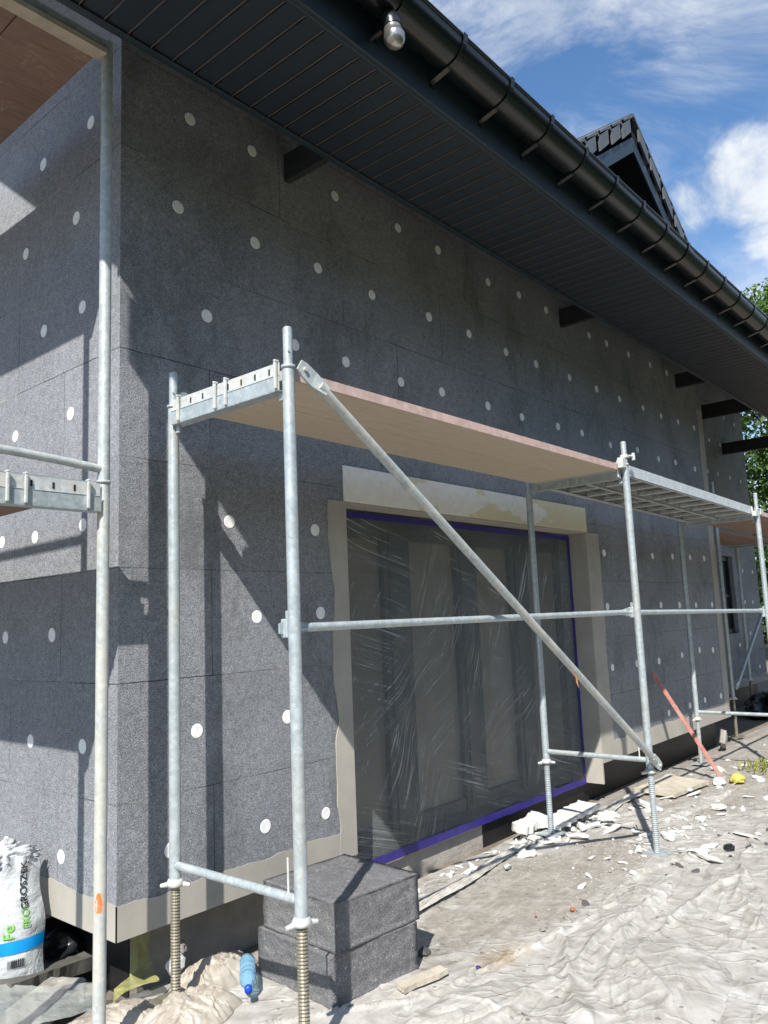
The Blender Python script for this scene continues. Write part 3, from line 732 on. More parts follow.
# metal deck with open ribs
md = thing('scaffold_deck', (4.74,-.58,2.5), 'aluminium scaffold deck with ribbed open underside in the middle bay', 'deck board')
x0, x1 = XF[1]+.04, XF[2]-.04; zA, zB = 2.50, 2.445
def zd(x): return zA+(zB-zA)*(x-x0)/(x1-x0)
def sbox(m, xa, xb, ya, yb, lo, hi):
    m.add([(xa,ya,zd(xa)+lo),(xb,ya,zd(xb)+lo),(xb,yb,zd(xb)+lo),(xa,yb,zd(xa)+lo),(xa,ya,zd(xa)+hi),(xb,ya,zd(xb)+hi),(xb,yb,zd(xb)+hi),(xa,yb,zd(xa)+hi)], [(0,3,2,1),(4,5,6,7),(0,1,5,4),(1,2,6,5),(2,3,7,6),(3,0,4,7)])
for ya in (-.915,-.60,-.285):
    m = MB(); sbox(m, x0, x1, ya, ya+(.004 if ya != -.60 else .05), -.005, .075); sbox(m, x0, x1, ya+(.0 if ya < -.3 else -.022), ya+.026, -.005, -.001); m.build('side_rail', M['alu'], md)
xx = x0+.10
while xx < x1-.05:
    m = MB(); sbox(m, xx, xx+.045, -.905, -.605, .004, .030); sbox(m, xx, xx+.045, -.545, -.285, .004, .030); m.build('cross_rib', M['alu'], md, .003)
    xx += .30
m = MB(); sbox(m, x0, x1, -.908, -.29, .062, .070); m.build('deck_plate', M['rubble'], md)
m = MB(); sbox(m, x0-.03, x0, -.90, -.28, -.01, .07); sbox(m, x1, x1+.03, -.90, -.28, -.01, .07); m.build('end_rail', M['alu'], md)
ply_deck('scaffold_deck', XF[2]+.06, XF[2]+3.0, -.915, -.27, 2.45, 'ply_red', 'red brown scaffold deck at the right edge beyond the aluminium one')

# recess scaffold
rs = thing('scaffold', (9.4,.4,0), 'farther grey frame scaffold standing in the recess before the set-back wall', 'scaffold')
for x, y, tp in ((8.15,.04,2.95),(10.72,.58,2.45),(8.15,.76,2.5),(10.72,.04,2.5)):
    upright(rs, x, y, .5, tp, x < 9); jack(rs, x, y, .5, .04)
for x in (8.15,10.72): bottom_tube(rs, x, .04, .7, .55); bottom_tube(rs, x, .04, .7, 2.46)
flat_end_rail(rs, 'diagonal_brace', (8.17,-.01,.62), (10.7,-.01,2.2), .02, 'steel')
ply_deck('scaffold_deck', 8.2, 10.68, .06, .70, 2.49, 'ply_red', 'dark reddish boards of the farther scaffold in the recess', edge='ply_red')

# left scaffold along the side wall
PX, PY, QX = -.20, -.220, -.93
ls = thing('scaffold', (-.56,.9,0), 'paint-splashed scaffold along the side wall at the left, its upright marked with orange', 'scaffold')
for (yy, z0) in ((PY, .07), (PY+3.07, .07)):
    for x in (PX, QX):
        upright(ls, x, yy, z0, 2.165, False, 'steel_dirty')
        m = MB(); m.tube((x,yy,2.165),(x,yy,4.12),.02415,20); ring(m, x, yy, 2.168, .029); m.build('upright', M['steel_dirty'], ls)
        m = MB(); m.box((x-.06,yy-.06,z0-.01),(x+.06,yy+.06,z0-.003)); m.tube((x,yy,z0-.003),(x,yy,z0+.03),.03,14); m.build('base_plate', M['steel_dirty'], ls)
    for zz in (2.165, 4.12):
        transom(ls, yy, QX, PX, zz-.03 if zz < 3 else zz+.02, 'x', zz < 3, zz < 3)
    m = MB(); pts = [(QX,yy,2.25)]+[(QX+(PX-QX)*t, yy, 2.255-.035*t*t) for t in (.25,.5,.75,1)]; m.path(pts, .0169, 14); m.build('ledger', M['steel_dirty'], ls)
m = MB(); m.tube((QX-.04,PY,3.16),(QX-.04,PY+3.07,3.12),.0169,12); m.build('guard_rail', M['steel_dirty'], ls)
m = MB(); m.tube((QX-.04,PY,2.66),(QX-.04,PY+3.07,2.66),.0169,12); m.build('guard_rail', M['steel_dirty'], ls)
m = MB(); n = 16; vs = []; th0 = math.atan2(-.80, -.60)
for i in range(n+1):
    zz = -.036+.072*i/n; hwid = .62*math.sqrt(max(.02, 1-((zz)/.037)**2))*(.6+.8*float(vnoise(i*.8, 3.3, 5)))
    for th in (th0-hwid-.1, th0-hwid*.3, th0+hwid*.3, th0+hwid*.8): vs.append((PX+.0245*math.cos(th), PY+.0245*math.sin(th), .565+zz))
m.add(vs, [(i*4+j,i*4+j+1,(i+1)*4+j+1,(i+1)*4+j) for i in range(n) for j in range(3)], True); m.build('paint_mark', M['orange'], ls, None)
ply_deck('scaffold_deck', QX+.03, PX-.06, PY+.04, PY+3.0, 2.115, 'ply_red', 'weathered brown deck on the lower level of the left scaffold', along='y')
ply_deck('scaffold_deck', QX+.03, PX-.03, PY+.04, PY+3.0, 4.07, 'ply_red', 'stained reddish deck overhead on the upper level of the left scaffold', along='y')
m = MB(); m.box((QX+.02,PY-.034,4.042),(PX-.02,PY+.03,4.048)); m.box((QX+.02,PY-.036,4.042),(PX-.02,PY-.034,4.066)); m.build('end_strip', M['foam_cream'], ls)

# ================================================================ ground
def polyd(x, y, pts):
    d = np.full(np.shape(x), 9.)
    for (ax_, ay), (bx_, by) in zip(pts[:-1], pts[1:]):
        vx, vy = bx_-ax_, by-ay; t = (((x-ax_)*vx+(y-ay)*vy)/(vx*vx+vy*vy)).clip(0, 1)
        d = np.minimum(d, np.hypot(x-ax_-t*vx, y-ay-t*vy))
    return d
def worley(x, y, s=0):
    xi = np.floor(x).astype(int); yi = np.floor(y).astype(int); f1 = np.full(x.shape, 9.); f2 = np.full(x.shape, 9.); tl = np.zeros(x.shape)
    for dx in (-1,0,1):
        for dy_ in (-1,0,1):
            a = xi+dx; b = yi+dy_; px = a+_R[(a+s*13)%256, (b+s*7)%256]; py = b+_R[(a+s*5+91)%256, (b+s*11+37)%256]
            rx = x-px; ry = y-py; d = np.hypot(rx, ry)
            ang = _R[(a+57)%256, (b+s*3+19)%256]*6.283; t_ = rx*np.cos(ang)+ry*np.sin(ang)
            new = d < f1; f2 = np.where(new, f1, np.minimum(f2, d)); tl = np.where(new, t_, tl); f1 = np.where(new, d, f1)
    return f1, f2, tl
FOLDS = [([(.3,-.62),(.76,-.90),(1.4,-1.0),(2.2,-1.10),(2.75,-1.02),(3.3,-1.12)], .040, .016), ([(.9,-1.25),(1.5,-1.30),(2.0,-1.22),(2.5,-1.30)], .035, .035),
         ([(1.05,-1.55),(1.30,-1.36),(1.55,-1.20),(1.75,-1.0)], .05, .045), ([(1.3,-1.8),(1.6,-1.55),(2.1,-1.42),(2.9,-1.5)], .04, .04),
         ([(.9,-.3),(1.6,-.32),(2.5,-.22),(3.2,-.26),(4.4,-.22)], .028, .03), ([(3.3,-.35),(4.3,-.40),(5.2,-.52),(6.5,-.45)], .03, .035),
         ([(2.3,-1.9),(2.7,-1.6),(3.4,-1.4),(4.2,-1.3)], .04, .05), ([(4.0,-.9),(4.8,-.75),(5.6,-.95),(6.8,-.9)], .03, .04)]
_pr = random.Random(12); PLEATS = []
for k in range(70):
    x0_ = _pr.uniform(.3, 4.6); y0_ = _pr.uniform(-2.0, -.95) if k < 56 else _pr.uniform(-.9, -.2)
    a_ = _pr.gauss(.12, .35) if k % 4 else _pr.gauss(1.1, .4); L_ = _pr.uniform(.35, 1.5); pts = [(x0_, y0_)]
    for j_ in range(6):
        a_ += _pr.gauss(0, .16); pts.append((pts[-1][0]+math.cos(a_)*L_/6, pts[-1][1]+math.sin(a_)*L_/6))
    PLEATS.append((pts, _pr.uniform(.003, .010), _pr.uniform(.011, .022)))
def hsheet(x, y, pleats=True):
    x = np.asarray(x, float); y = np.asarray(y, float)
    wx = x+.22*(fbm(x*2.2, y*2.2, 11)-.5); wy = y+.22*(fbm(x*2.2, y*2.2, 15)-.5)
    # flat dirty patch
    dirt = np.maximum(np.clip(1.35-np.hypot((wx-2.35)/1.45, (wy+.64)/.40), 0, 1), np.clip((x-3.3)/1.6, 0, 1)*np.clip((wy+1.35)/.5, 0, 1)*.8)
    loose = 1-.75*np.clip(dirt*1.6, 0, 1)
    h = .022+.022*(fbm(x*1.1, y*1.1, 1)-.4)
    def cr(a, b, s): return 1-np.abs(2*vnoise(a, b, s)-1)
    h = h+loose*(.010*fbm(wx*1.3, wy*2.2, 3)+.004*cr(wx*1.6-wy*1.4, wy*5.4+wx, 5)**2)
    if pleats:
        for pts, hh, ww in PLEATS:
            xa = min(p[0] for p in pts)-.06; xb = max(p[0] for p in pts)+.06; ya = min(p[1] for p in pts)-.06; yb = max(p[1] for p in pts)+.06
            mk = (x > xa) & (x < xb) & (y > ya) & (y < yb)
            if not mk.any(): continue
            d = polyd(x[mk], y[mk], pts); e0 = np.hypot(x[mk]-pts[0][0], y[mk]-pts[0][1]); e1 = np.hypot(x[mk]-pts[-1][0], y[mk]-pts[-1][1])
            h[mk] += (.25+.75*loose[mk])*hh*np.exp(-np.abs(d/ww)**1.5)*np.clip(np.minimum(e0, e1)/.12, 0, 1)
    for fx_, fy_, am, s_ in ((1.1, 2.6, .006, 1), (3.6, 6.2, .0022, 2)):
        u_ = wx*fx_+wy*fx_*.35+.6*(fbm(x*fx_*.8, y*fy_*.8, 40+s_)-.5); v_ = wy*fy_-wx*fx_*.25
        f1, f2, tl = worley(u_, v_, s_)
        h = h+loose*am*(.55*np.exp(-(f2-f1)/.10)*(.3+1.2*vnoise(x*1.7, y*1.7, 60+s_))+.9*tl*np.clip((f2-f1)*2.5, 0, 1))
    h = h+(1-loose)*.012*fbm(x*7, y*7, 19)
    for pts, hh, ww in FOLDS:
        d = polyd(wx, wy, pts); h = h+.50*hh*np.exp(-np.abs(d/(ww*.55))**1.4)*(.2+1.4*fbm(x*2.3, y*2.3, 21))
    h = h-.03*np.clip((y+.12)/.2, 0, 1)
    return h, dirt
def hz(x, y): return float(hsheet(np.array([x]), np.array([y]), False)[0][0])
gx = [-1.4]
while gx[-1] < 11.5: gx.append(gx[-1]+(.0105 if gx[-1] < 3 else .0105+.005*(gx[-1]-3)))
gy = [-3.3]
while gy[-1] < .16: gy.append(gy[-1]+(.0105 if gy[-1] > -2.2 else .03))
gx = np.array(gx); gy = np.array(gy); X, Y = np.meshgrid(gx, gy); H, D = hsheet(X, Y)
ny_, nx_ = X.shape
yedge = .02+.10*(fbm(X*1.3, X*0+3, 31)-.5)
far = np.clip((X-4.0)/2.5, 0, 1)*.35
D2 = np.clip(D*.9+far+.30*np.clip((Y+.35)/.3, 0, 1), 0, 1)
ok = (X > -1.4)
me = bpy.data.meshes.new('sheet')
faces = [(j*nx_+i, j*nx_+i+1, (j+1)*nx_+i+1, (j+1)*nx_+i) for j in range(ny_-1) for i in range(nx_-1) if not (X[j,i] > .35 and Y[j,i] > yedge[j,i]+.05) ]
me.from_pydata(np.stack([X.ravel(), Y.ravel(), H.ravel()], 1).tolist(), [], faces)
a = me.attributes.new('dirt', 'FLOAT', 'POINT'); a.data.foreach_set('value', D2.ravel().astype(np.float32))
OC = np.clip(1.2-np.hypot((X-1.36)/.20, (Y+.98)/.10), 0, 1)*1.0
CR = np.maximum.reduce([np.clip(1.3-np.hypot((X-3.45)/1.1, (Y+.22)/.32), 0, 1), np.clip(1.3-np.hypot((X-3.8)/1.3, (Y+.85)/.42), 0, 1), .55*np.clip((X-3.5)/2, 0, 1), np.clip(1.2-np.hypot((X-2.35)/.55, (Y+.1)/.16), 0, 1)])
a = me.attributes.new('crumb', 'FLOAT', 'POINT'); a.data.foreach_set('value', CR.ravel().astype(np.float32))
a = me.attributes.new('ochre', 'FLOAT', 'POINT'); a.data.foreach_set('value', OC.ravel().astype(np.float32))
me.polygons.foreach_set('use_smooth', [True]*len(me.polygons)); me.materials.append(M['sheet'])
sh = bpy.data.objects.new('ground_sheet', me); COL.objects.link(sh)
tag(sh, 'wide off-white wrinkled protective sheeting spread over the ground, dusty and mud-stained', 'sheeting')
g = MB(); n = 60
vs = []; R = 600
def gsp(i): t = (i/n*2-1); return math.copysign(abs(t)**3, t)*R
for j in range(n+1):
    for i in range(n+1):
        xx, yy = gsp(i), gsp(j); vs.append((xx+4, yy+8, -.035+(.4*(float(fbm(xx*.05, yy*.05, 2))-.5) if math.hypot(xx,yy) > 25 else 0)))
g.add(vs, [(j*(n+1)+i,j*(n+1)+i+1,(j+1)*(n+1)+i+1,(j+1)*(n+1)+i) for j in range(n) for i in range(n)], True)
go = g.build('ground', M['soil'], None, None); tag(go, kind='structure')

# ================================================================ small things
def rock_mesh(name, seed, sub=3, amp=.35, squash=(1,1,.7), mat=None, cut=False):
    bm = bmesh.new(); bmesh.ops.create_icosphere(bm, subdivisions=sub, radius=1)
    rr = random.Random(seed)
    pl = [(Vector((rr.gauss(0,1),rr.gauss(0,1),rr.gauss(0,1))).normalized(), rr.uniform(.5,.8)) for _ in range(9)]
    from mathutils import noise as mn
    for v in bm.verts:
        p = v.co.copy()
        for nrm, d in pl:
            k = p.dot(nrm)
            if k > d: p -= nrm*(k-d)
        p *= 1+amp*(mn.noise(p*2.2+Vector((seed,0,0)))*.6+mn.noise(p*6+Vector((0,seed,0)))*.25)
        v.co = Vector((p.x*squash[0], p.y*squash[1], p.z*squash[2]))
    me = bpy.data.meshes.new(name); bm.to_mesh(me); bm.free()
    if mat: me.materials.append(mat)
    return me
def place(name, me, loc, s, rot, label, cat, group=None):
    o = bpy.data.objects.new(name, me); COL.objects.link(o); o.location = loc
    o.scale = (s,)*3 if not hasattr(s, '__len__') else s; o.rotation_euler = rot
    return tag(o, label, cat, group)
chipm = [rock_mesh('foam_chip', i, 2, .5, (1, random.uniform(.6,1), random.uniform(.35,.7)), M['foam']) for i in range(7)]
stonem = [rock_mesh('stone_chip', 20+i, 2, .4, (1, .8, .55), M['stone']) for i in range(4)]
rubm = [rock_mesh('rubble_chip', 40+i, 2, .5, (1, .7, .4), M['rubble']) for i in range(3)]
rr = random.Random(5)
def scatter(n, fx, fs, meshes, name, label, cat, group, sink=.25):
    for i in range(n):
        x, y = fx(); sz = fs()
        z = hz(x, y)
        o = place(name, rr.choice(meshes), (x, y, z+sz*.22), (sz*rr.uniform(.7,1.5), sz*rr.uniform(.6,1.1), sz*rr.uniform(.4,.9)), (rr.uniform(-.5,.5), rr.uniform(-.5,.5), rr.uniform(0,6.3)), label, cat, group)
def clusterpt(cx, cy, sx, sy): return lambda: (rr.gauss(cx, sx), min(rr.gauss(cy, sy), .05))
lab = 'small broken crumb of white styrofoam lying on the sheeting'
G1 = 'white styrofoam crumbs on the ground'
scatter(85, clusterpt(3.32,-.15,.26,.07), lambda: rr.uniform(.014,.052), chipm, 'foam_crumb', lab, 'foam crumb', G1)
scatter(70, clusterpt(3.75,-.80,.55,.17), lambda: rr.uniform(.012,.048), chipm, 'foam_crumb', lab, 'foam crumb', G1)
scatter(24, clusterpt(2.35,-.08,.26,.06), lambda: rr.uniform(.012,.042), chipm, 'foam_crumb', lab, 'foam crumb', G1)
scatter(80, lambda: (rr.uniform(3.0,8.5), rr.uniform(-1.7,-.2)), lambda: rr.uniform(.010,.045), chipm, 'foam_crumb', lab, 'foam crumb', G1)
scatter(22, lambda: (rr.uniform(.6,3.2), rr.uniform(-1.5,-.25)), lambda: rr.uniform(.004,.014), chipm, 'foam_crumb', lab, 'foam crumb', G1)
scatter(45, lambda: (rr.uniform(.7,6.5), rr.uniform(-1.6,-.1)), lambda: rr.uniform(.005,.020), stonem, 'stone_chip', 'small grey stone chip lying on the sheeting', 'stone', 'grey stone chips on the ground')
scatter(26, clusterpt(3.3,-1.25,.45,.14), lambda: rr.uniform(.012,.035), rubm, 'rubble_piece', 'dark grey broken insulation scrap on the sheeting at the right', 'rubble', 'dark scraps on the sheeting')
scatter(14, clusterpt(1.95,-1.02,.16,.05), lambda: rr.uniform(.008,.026), stonem, 'stone_chip', 'small grey stone chip lying on the sheeting', 'stone', 'grey stone chips on the ground')

for i in range(58):
    x, y = (rr.gauss(3.5,.5), min(rr.gauss(-.22,.12), .0)) if i < 30 else (rr.uniform(3.2,6.8), rr.uniform(-1.3,-.3))
    sz = rr.uniform(.035,.105)
    place('foam_chunk', rr.choice(chipm), (x, y, hz(x, y)+sz*.2), (sz*rr.uniform(.9,1.7), sz*rr.uniform(.6,1), sz*rr.uniform(.25,.6)), (rr.uniform(-.25,.25), rr.uniform(-.25,.25), rr.uniform(0,6.3)), 'flat broken piece of white foam lying among crumbs', 'foam piece', 'broken white foam pieces on the ground')
def slab(name, c, size, rot, mat, label, cat, bev=.006, rag=.006, seed=1):
    """board with a broken uneven outline"""
    bm = bmesh.new(); bmesh.ops.create_grid(bm, x_segments=14, y_segments=8, size=.5)
    for v in bm.verts:
        e = 1 if (abs(v.co.x) > .49 or abs(v.co.y) > .49) else .0
        v.co.x = v.co.x*size[0]+e*rag*2*(float(vnoise(v.co.x*9, v.co.y*9, seed))-.5); v.co.y = v.co.y*size[1]+e*rag*2*(float(vnoise(v.co.x*40+5, v.co.y*11, seed+1))-.5)
        v.co.z = rag*.6*(float(vnoise(v.co.x*20, v.co.y*20, seed+3))-.5)
    r = bmesh.ops.extrude_face_region(bm, geom=bm.faces[:])
    for v in [g_ for g_ in r['geom'] if isinstance(g_, bmesh.types.BMVert)]: v.co.z += size[2]
    bmesh.ops.recalc_face_normals(bm, faces=bm.faces)
    me = bpy.data.meshes.new(name); bm.to_mesh(me); bm.free(); me.materials.append(mat)
    return place(name, me, c, 1, rot, label, cat)
slab('foam_board', (3.58,-.16,.085), (.62,.17,.03), (.06,-.05,-.02), M['foam'], 'large white foam board offcut lying on crumbs behind the second front upright', 'foam board', rag=.02)
slab('foam_board', (3.25,-.02,.07), (.45,.12,.05), (.15,.04,.2), M['foam'], 'short chunky white foam offcut against the black foundation', 'foam board', rag=.02, seed=4)
slab('foam_board', (5.05,-.36,.05), (.62,.36,.03), (.02,-.01,-.12), M['foam_cream'], 'flat cream board lying left of the red pole foot', 'foam board', rag=.008, seed=7)
slab('foam_strip', (.93,-.85,.045), (.24,.055,.022), (.03,-.02,-.22), M['foam_cream'], 'narrow cream foam strip lying just right of the stacked blocks', 'foam strip', rag=.006, seed=9)
slab('foam_board', (7.15,-.12,.08), (.16,.05,.15), (.2,.5,.4), M['stone'], 'upright grey foam piece by the black foundation far right', 'foam board', rag=.02, seed=12)
slab('timber_offcut', (-.02,.50,.05), (.50,.10,.06), (.05,.12,.25), M['timber'], 'dark grey timber offcut in the shade under the side wall', 'timber', rag=.01, seed=13)
slab('stone_slab', (-.12,.32,.02), (.26,.20,.05), (.02,-.1,.4), M['stone'], 'grey stone slab piece at the foot of the side wall', 'stone', rag=.02, seed=15)
place('brick_chip', rock_mesh('brick_chip', 61, 2, .4, (1,.6,.5), M['brickred']), (2.03,-.98,hz(2.03,-.98)+.012), .026, (.2,.1,.4), 'small red brick fragment among grey chips', 'brick piece')
place('brick_chip', rock_mesh('brick_chip', 62, 2, .4, (1,.6,.5), M['brickred']), (1.86,-.86,hz(1.86,-.86)+.008), .014, (.2,.6,.9), 'tiny red brick speck on the muddy patch', 'brick piece')
place('plastic_bit', rock_mesh('plastic_bit', 63, 2, .2, (1,.9,.6), M['purple']), (1.184,-.961,hz(1.184,-.961)+.010), .016, (.3,.1,0), 'small violet plastic bit on the ground right of the blocks', 'plastic bit')
place('dark_pebble', rock_mesh('dark_pebble', 64, 3, .2, (1,.8,.5), M['rubble']), (1.18,-.66,hz(1.18,-.66)+.012), .045, (0,0,.4), 'dark pebble in the shadow right of the stacked blocks', 'pebble')
place('dark_pebble', rock_mesh('dark_pebble', 65, 3, .2, (1,.9,.8), M['stone']), (1.72,-.02,.04), .028, (0,0,.4), 'round grey pebble under the window step', 'pebble')
place('foam_rock', rock_mesh('foam_rock', 66, 3, .4, (1,.8,1), M['foam']), (.30,.02,.12), .048, (0,0,.4), 'rough white foam lump beside the inner screw jack', 'foam lump')
place('foam_rock', rock_mesh('foam_rock', 67, 3, .4, (1,.8,1), M['stone']), (.36,.08,.15), .045, (0,0,.9), 'greyish foam lump behind the white one near the jack', 'foam lump')
place('black_scrap', rock_mesh('black_scrap', 68, 3, .5, (1,.6,.35), M['blackbag']), (3.55,-1.30,hz(3.55,-1.3)+.01), .08, (0,0,.3), 'black crumpled plastic scrap on the sheeting at the right edge', 'plastic scrap')

# crumpled sheet bundle
def crumple(name, c, size, mat, label, cat, seed=1, sub=5, amp=.35, rot=(0,0,0)):
    from mathutils import noise as mn
    bm = bmesh.new(); bmesh.ops.create_icosphere(bm, subdivisions=sub, radius=1)
    for v in bm.verts:
        p = v.co.copy(); q_ = p*1.6+Vector((seed*3.1,seed,0))
        r = 1+amp*((1-abs(mn.noise(q_)*2))*.8-.4)+amp*.30*((1-abs(mn.noise(q_*2.3)*2))-.5)+amp*.07*((1-abs(mn.noise(q_*6.5)*2))-.5)
        p = p*r; v.co = Vector((p.x*size[0], p.y*size[1], max(p.z, -.25)*size[2]))
    for f_ in bm.faces: f_.smooth = True
    me = bpy.data.meshes.new(name); bm.to_mesh(me); bm.free(); me.materials.append(mat)
    me.shade_smooth() if hasattr(me, 'shade_smooth') else None
    return place(name, me, c, 1, rot, label, cat)
M['bundle'] = simple('cream crumpled plastic', (.42,.385,.33), (.31,.27,.22), .5, scale=6, bscale=26, bstr=.3)
def mound(name, c, rx, ry, hh, mat, label, seed=1, n=90, rot=0, follow=False, cat='plastic sheet'):
    g_ = np.linspace(-1, 1, n); U, V = np.meshgrid(g_, g_)
    ang = np.arctan2(V, U); rad = np.maximum(np.abs(U), np.abs(V)); out = .78+.22*fbm(np.cos(ang)*1.7+5, np.sin(ang)*1.7+5, seed)*2-.1
    xx = np.cos(ang)*rad*out*rx; yy = np.sin(ang)*rad*out*ry
    zz = hh*(1-rad**2)**.9*(.55+.7*fbm(U*1.5+3, V*1.5+3, seed+2))
    wU = U+.35*(fbm(U*2+9, V*2+9, seed+4)-.5); wV = V+.35*(fbm(U*2+9, V*2+9, seed+6)-.5)
    for f_, am in (((1.6, .34), (3.6, .13), (8, .03)) if not follow else ((.7, .22),)):
        f1, f2, tl = worley(wU*f_*1.5+wV+9, wV*f_+9, seed); zz = zz+hh*am*(1-rad**4)*(.5*np.exp(-(f2-f1)/.12)+.9*tl*np.clip((f2-f1)*3, 0, 1))
    zz = np.maximum(zz, 0)+.004*(1-rad)
    if follow:
        gx_ = c[0]+xx*math.cos(rot)-yy*math.sin(rot); gy_ = c[1]+xx*math.sin(rot)+yy*math.cos(rot); zz = zz+hsheet(gx_, gy_)[0]-.004+.010*(1-rad**6)
    me = bpy.data.meshes.new(name); me.from_pydata(np.stack([xx.ravel(), yy.ravel(), zz.ravel()], 1).tolist(), [], [(j*n+i, j*n+i+1, (j+1)*n+i+1, (j+1)*n+i) for j in range(n-1) for i in range(n-1)])
    me.polygons.foreach_set('use_smooth', [True]*len(me.polygons)); me.materials.append(mat)
    return place(name, me, c, 1, (0,0,rot), label, 'plastic sheet')
mound('sheet_layer', (2.05,-1.22,0), .95, .15, .020, M['sheet2'], 'long loose strip of whitish sheeting folded over beyond the ochre stain', 11, 150, .05, True)
mound('sheet_layer', (1.55,-1.62,0), .55, .30, .030, M['sheet2'], 'rumpled whitish sheet layer in the lower right corner', 12, 150, .35, True)
mound('sheet_layer', (3.05,-1.62,0), .95, .32, .028, M['sheet2'], 'rumpled whitish sheet layer at the right edge behind the dark scraps', 13, 150, .1, True)
mound('sheet_layer', (.98,-1.16,0), .42, .15, .022, M['sheet2'], 'small folded sheet layer at the bottom, right of the nearest screw jack', 14, 120, -.45, True)
mound('sheet_layer', (4.6,-.70,0), .9, .14, .02, M['sheet2'], 'dusty loose sheet strip before the flat cream board', 15, 120, -.08, True)
mound('crumpled_sheet', (.17,-.27,.035), .26, .17, .085, M['bundle'], 'crumpled cream plastic sheet around the inner screw jack', 3)
mound('crumpled_sheet', (.44,-.06,.025), .30, .14, .10, M['bundle'], 'crumpled cream plastic sheet heaped behind the blue bottle', 5)
mound('crumpled_sheet', (-.05,-.02,.02), .25, .16, .05, M['bundle'], 'low crumpled cream sheet left of the inner screw jack', 8)
crumple('black_bag', (.02,.72,.05), (.24,.16,.16), M['blackbag'], 'black crumpled plastic bag in the gap under the side wall', 'plastic bag', 4, amp=.5)
crumple('black_bag', (11.0,.35,.05), (.7,.3,.22), M['blackbag'], 'heap of black plastic below the far small window', 'plastic bag', 6, amp=.6)
crumple('black_bag', (12.3,.2,.05), (.5,.3,.2), M['blackbag'], 'second black plastic heap at the far right edge', 'plastic bag', 9, amp=.6)
crumple('yellow_rag', (5.58,-.74,.06), (.075,.06,.05), M['yellow'], 'bright yellow crumpled rag by the foot of the red pole', 'rag', 2, 4)
crumple('white_cup', (5.45,-.62,.05), (.07,.05,.04), M['foam'], 'white torn packet beside the yellow rag', 'packet', 12, 4)
# weeds at right edge
def weed(c, r, n, seed, label):
    q_ = random.Random(seed); m = MB()
    for i in range(n):
        a = q_.uniform(0, 2*PI); d = r*math.sqrt(q_.random()); p = Vector((c[0]+d*math.cos(a), c[1]+d*math.sin(a), c[2]))
        h = q_.uniform(.03,.09); w_ = q_.uniform(.006,.014); b = q_.uniform(0, 2*PI); lean = Vector((q_.uniform(-.05,.05), q_.uniform(-.05,.05), h))
        s_ = Vector((math.cos(b), math.sin(b), 0))*w_
        m.add([p-s_*.3, p+s_*.3, p+lean*.6+s_, p+lean, p+lean*.6-s_], [(0,1,2,3,4)])
    o = m.build('weed_tuft', M['weed'], None, None); return tag(o, label, 'weed')
M['weed'] = leafm('yellow green weeds', (.34,.33,.07), (.18,.20,.05))
weed((6.2,-.80,.05), .22, 120, 1, 'yellow green weed tuft on the ground at the right frame edge')

# stacked insulation blocks
def block(c, size, rot, label, seed):
    bm = bmesh.new(); bmesh.ops.create_cube(bm, size=1)
    bmesh.ops.subdivide_edges(bm, edges=bm.edges[:], cuts=18, use_grid_fill=True)
    from mathutils import noise as mn
    for v in bm.verts:
        p = v.co.copy()
        e = sorted([abs(p.x), abs(p.y), abs(p.z)])[1]
        k = max(0, e-.40)/.10
        n_ = mn.noise(Vector((p.x*7+seed, p.y*7, p.z*7)))
        w_ = Vector((p.x*size[0], p.y*size[1], p.z*size[2]))
        w_ -= Vector((math.copysign(1,p.x)*(abs(p.x)>.49), math.copysign(1,p.y)*(abs(p.y)>.49), math.copysign(1,p.z)*(abs(p.z)>.49)))*(.003+.005*n_)-w_*((.022+.012*(seed>2))*k*k*k*(1+n_))
        v.co = w_
    for f_ in bm.faces: f_.smooth = True
    me = bpy.data.meshes.new('block'); bm.to_mesh(me); bm.free(); me.materials.append(M['eps_block'])
    return place('insulation_block', me, c, 1, rot, label, 'insulation block')
rz_ = math.radians(-5.5)
block((.815,-.465,.03+.101), (.50,.50,.202), (0,0,rz_), 'lower of the two stacked dark grey insulation blocks, smooth sided', 1)
block((.835,-.475,.03+.202+.100), (.49,.48,.196), (0,0,rz_+math.radians(1.5)), 'upper of the two stacked dark grey insulation blocks with rounded edges', 4)
m = MB(); m.box((0,0,0),(.05,.035,.004)); 

# bottle
bt = thing('water_bottle', (.44,-.30,.08), 'blue translucent plastic bottle with dark blue cap lying on its side', 'bottle')
cap = Vector((.352,-.405,.105)); end = Vector((.525,-.19,.115)); axb = (end-cap).normalized()
m = MB(); Lb = (end-cap).length
m.lathe(cap, [(.013,.012),(.014,.03),(.026,.055),(.034,.08),(.034,.11),(.031,.115),(.034,.12),(.034,.145),(.030,.15),(.034,.155),(.034,.19),(.031,.20),(.034,.21),(.034,Lb-.02),(.028,Lb-.003),(.012,Lb),(0,Lb-.008)], 24, axb); m.build('bottle_body', M['bottle'], bt)
m = MB(); m.lathe(cap, [(0,-.004),(.0155,-.004),(.0158,.014),(.012,.014)], 16, axb); m.build('bottle_cap', M['bluecap'], bt)

# red pole
rp = MB(); a = Vector((5.60,-.045,.98)); b = Vector((5.61,-.60,.045)); d = (b-a).normalized(); s_ = Vector((1,0,0)); u_ = d.cross(s_).normalized()
vs = []
for p in (a, b): vs += [p+s_*.024+u_*.012, p-s_*.024+u_*.012, p-s_*.024-u_*.012, p+s_*.024-u_*.012]
rp.add(vs, [(0,1,2,3),(7,6,5,4)]+[(j,(j+1)%4,4+(j+1)%4,4+j) for j in range(4)])
tag(rp.build('leaning_pole', M['redpaint'], None, .003), 'worn red painted pole leaning against the far part of the front wall', 'pole')

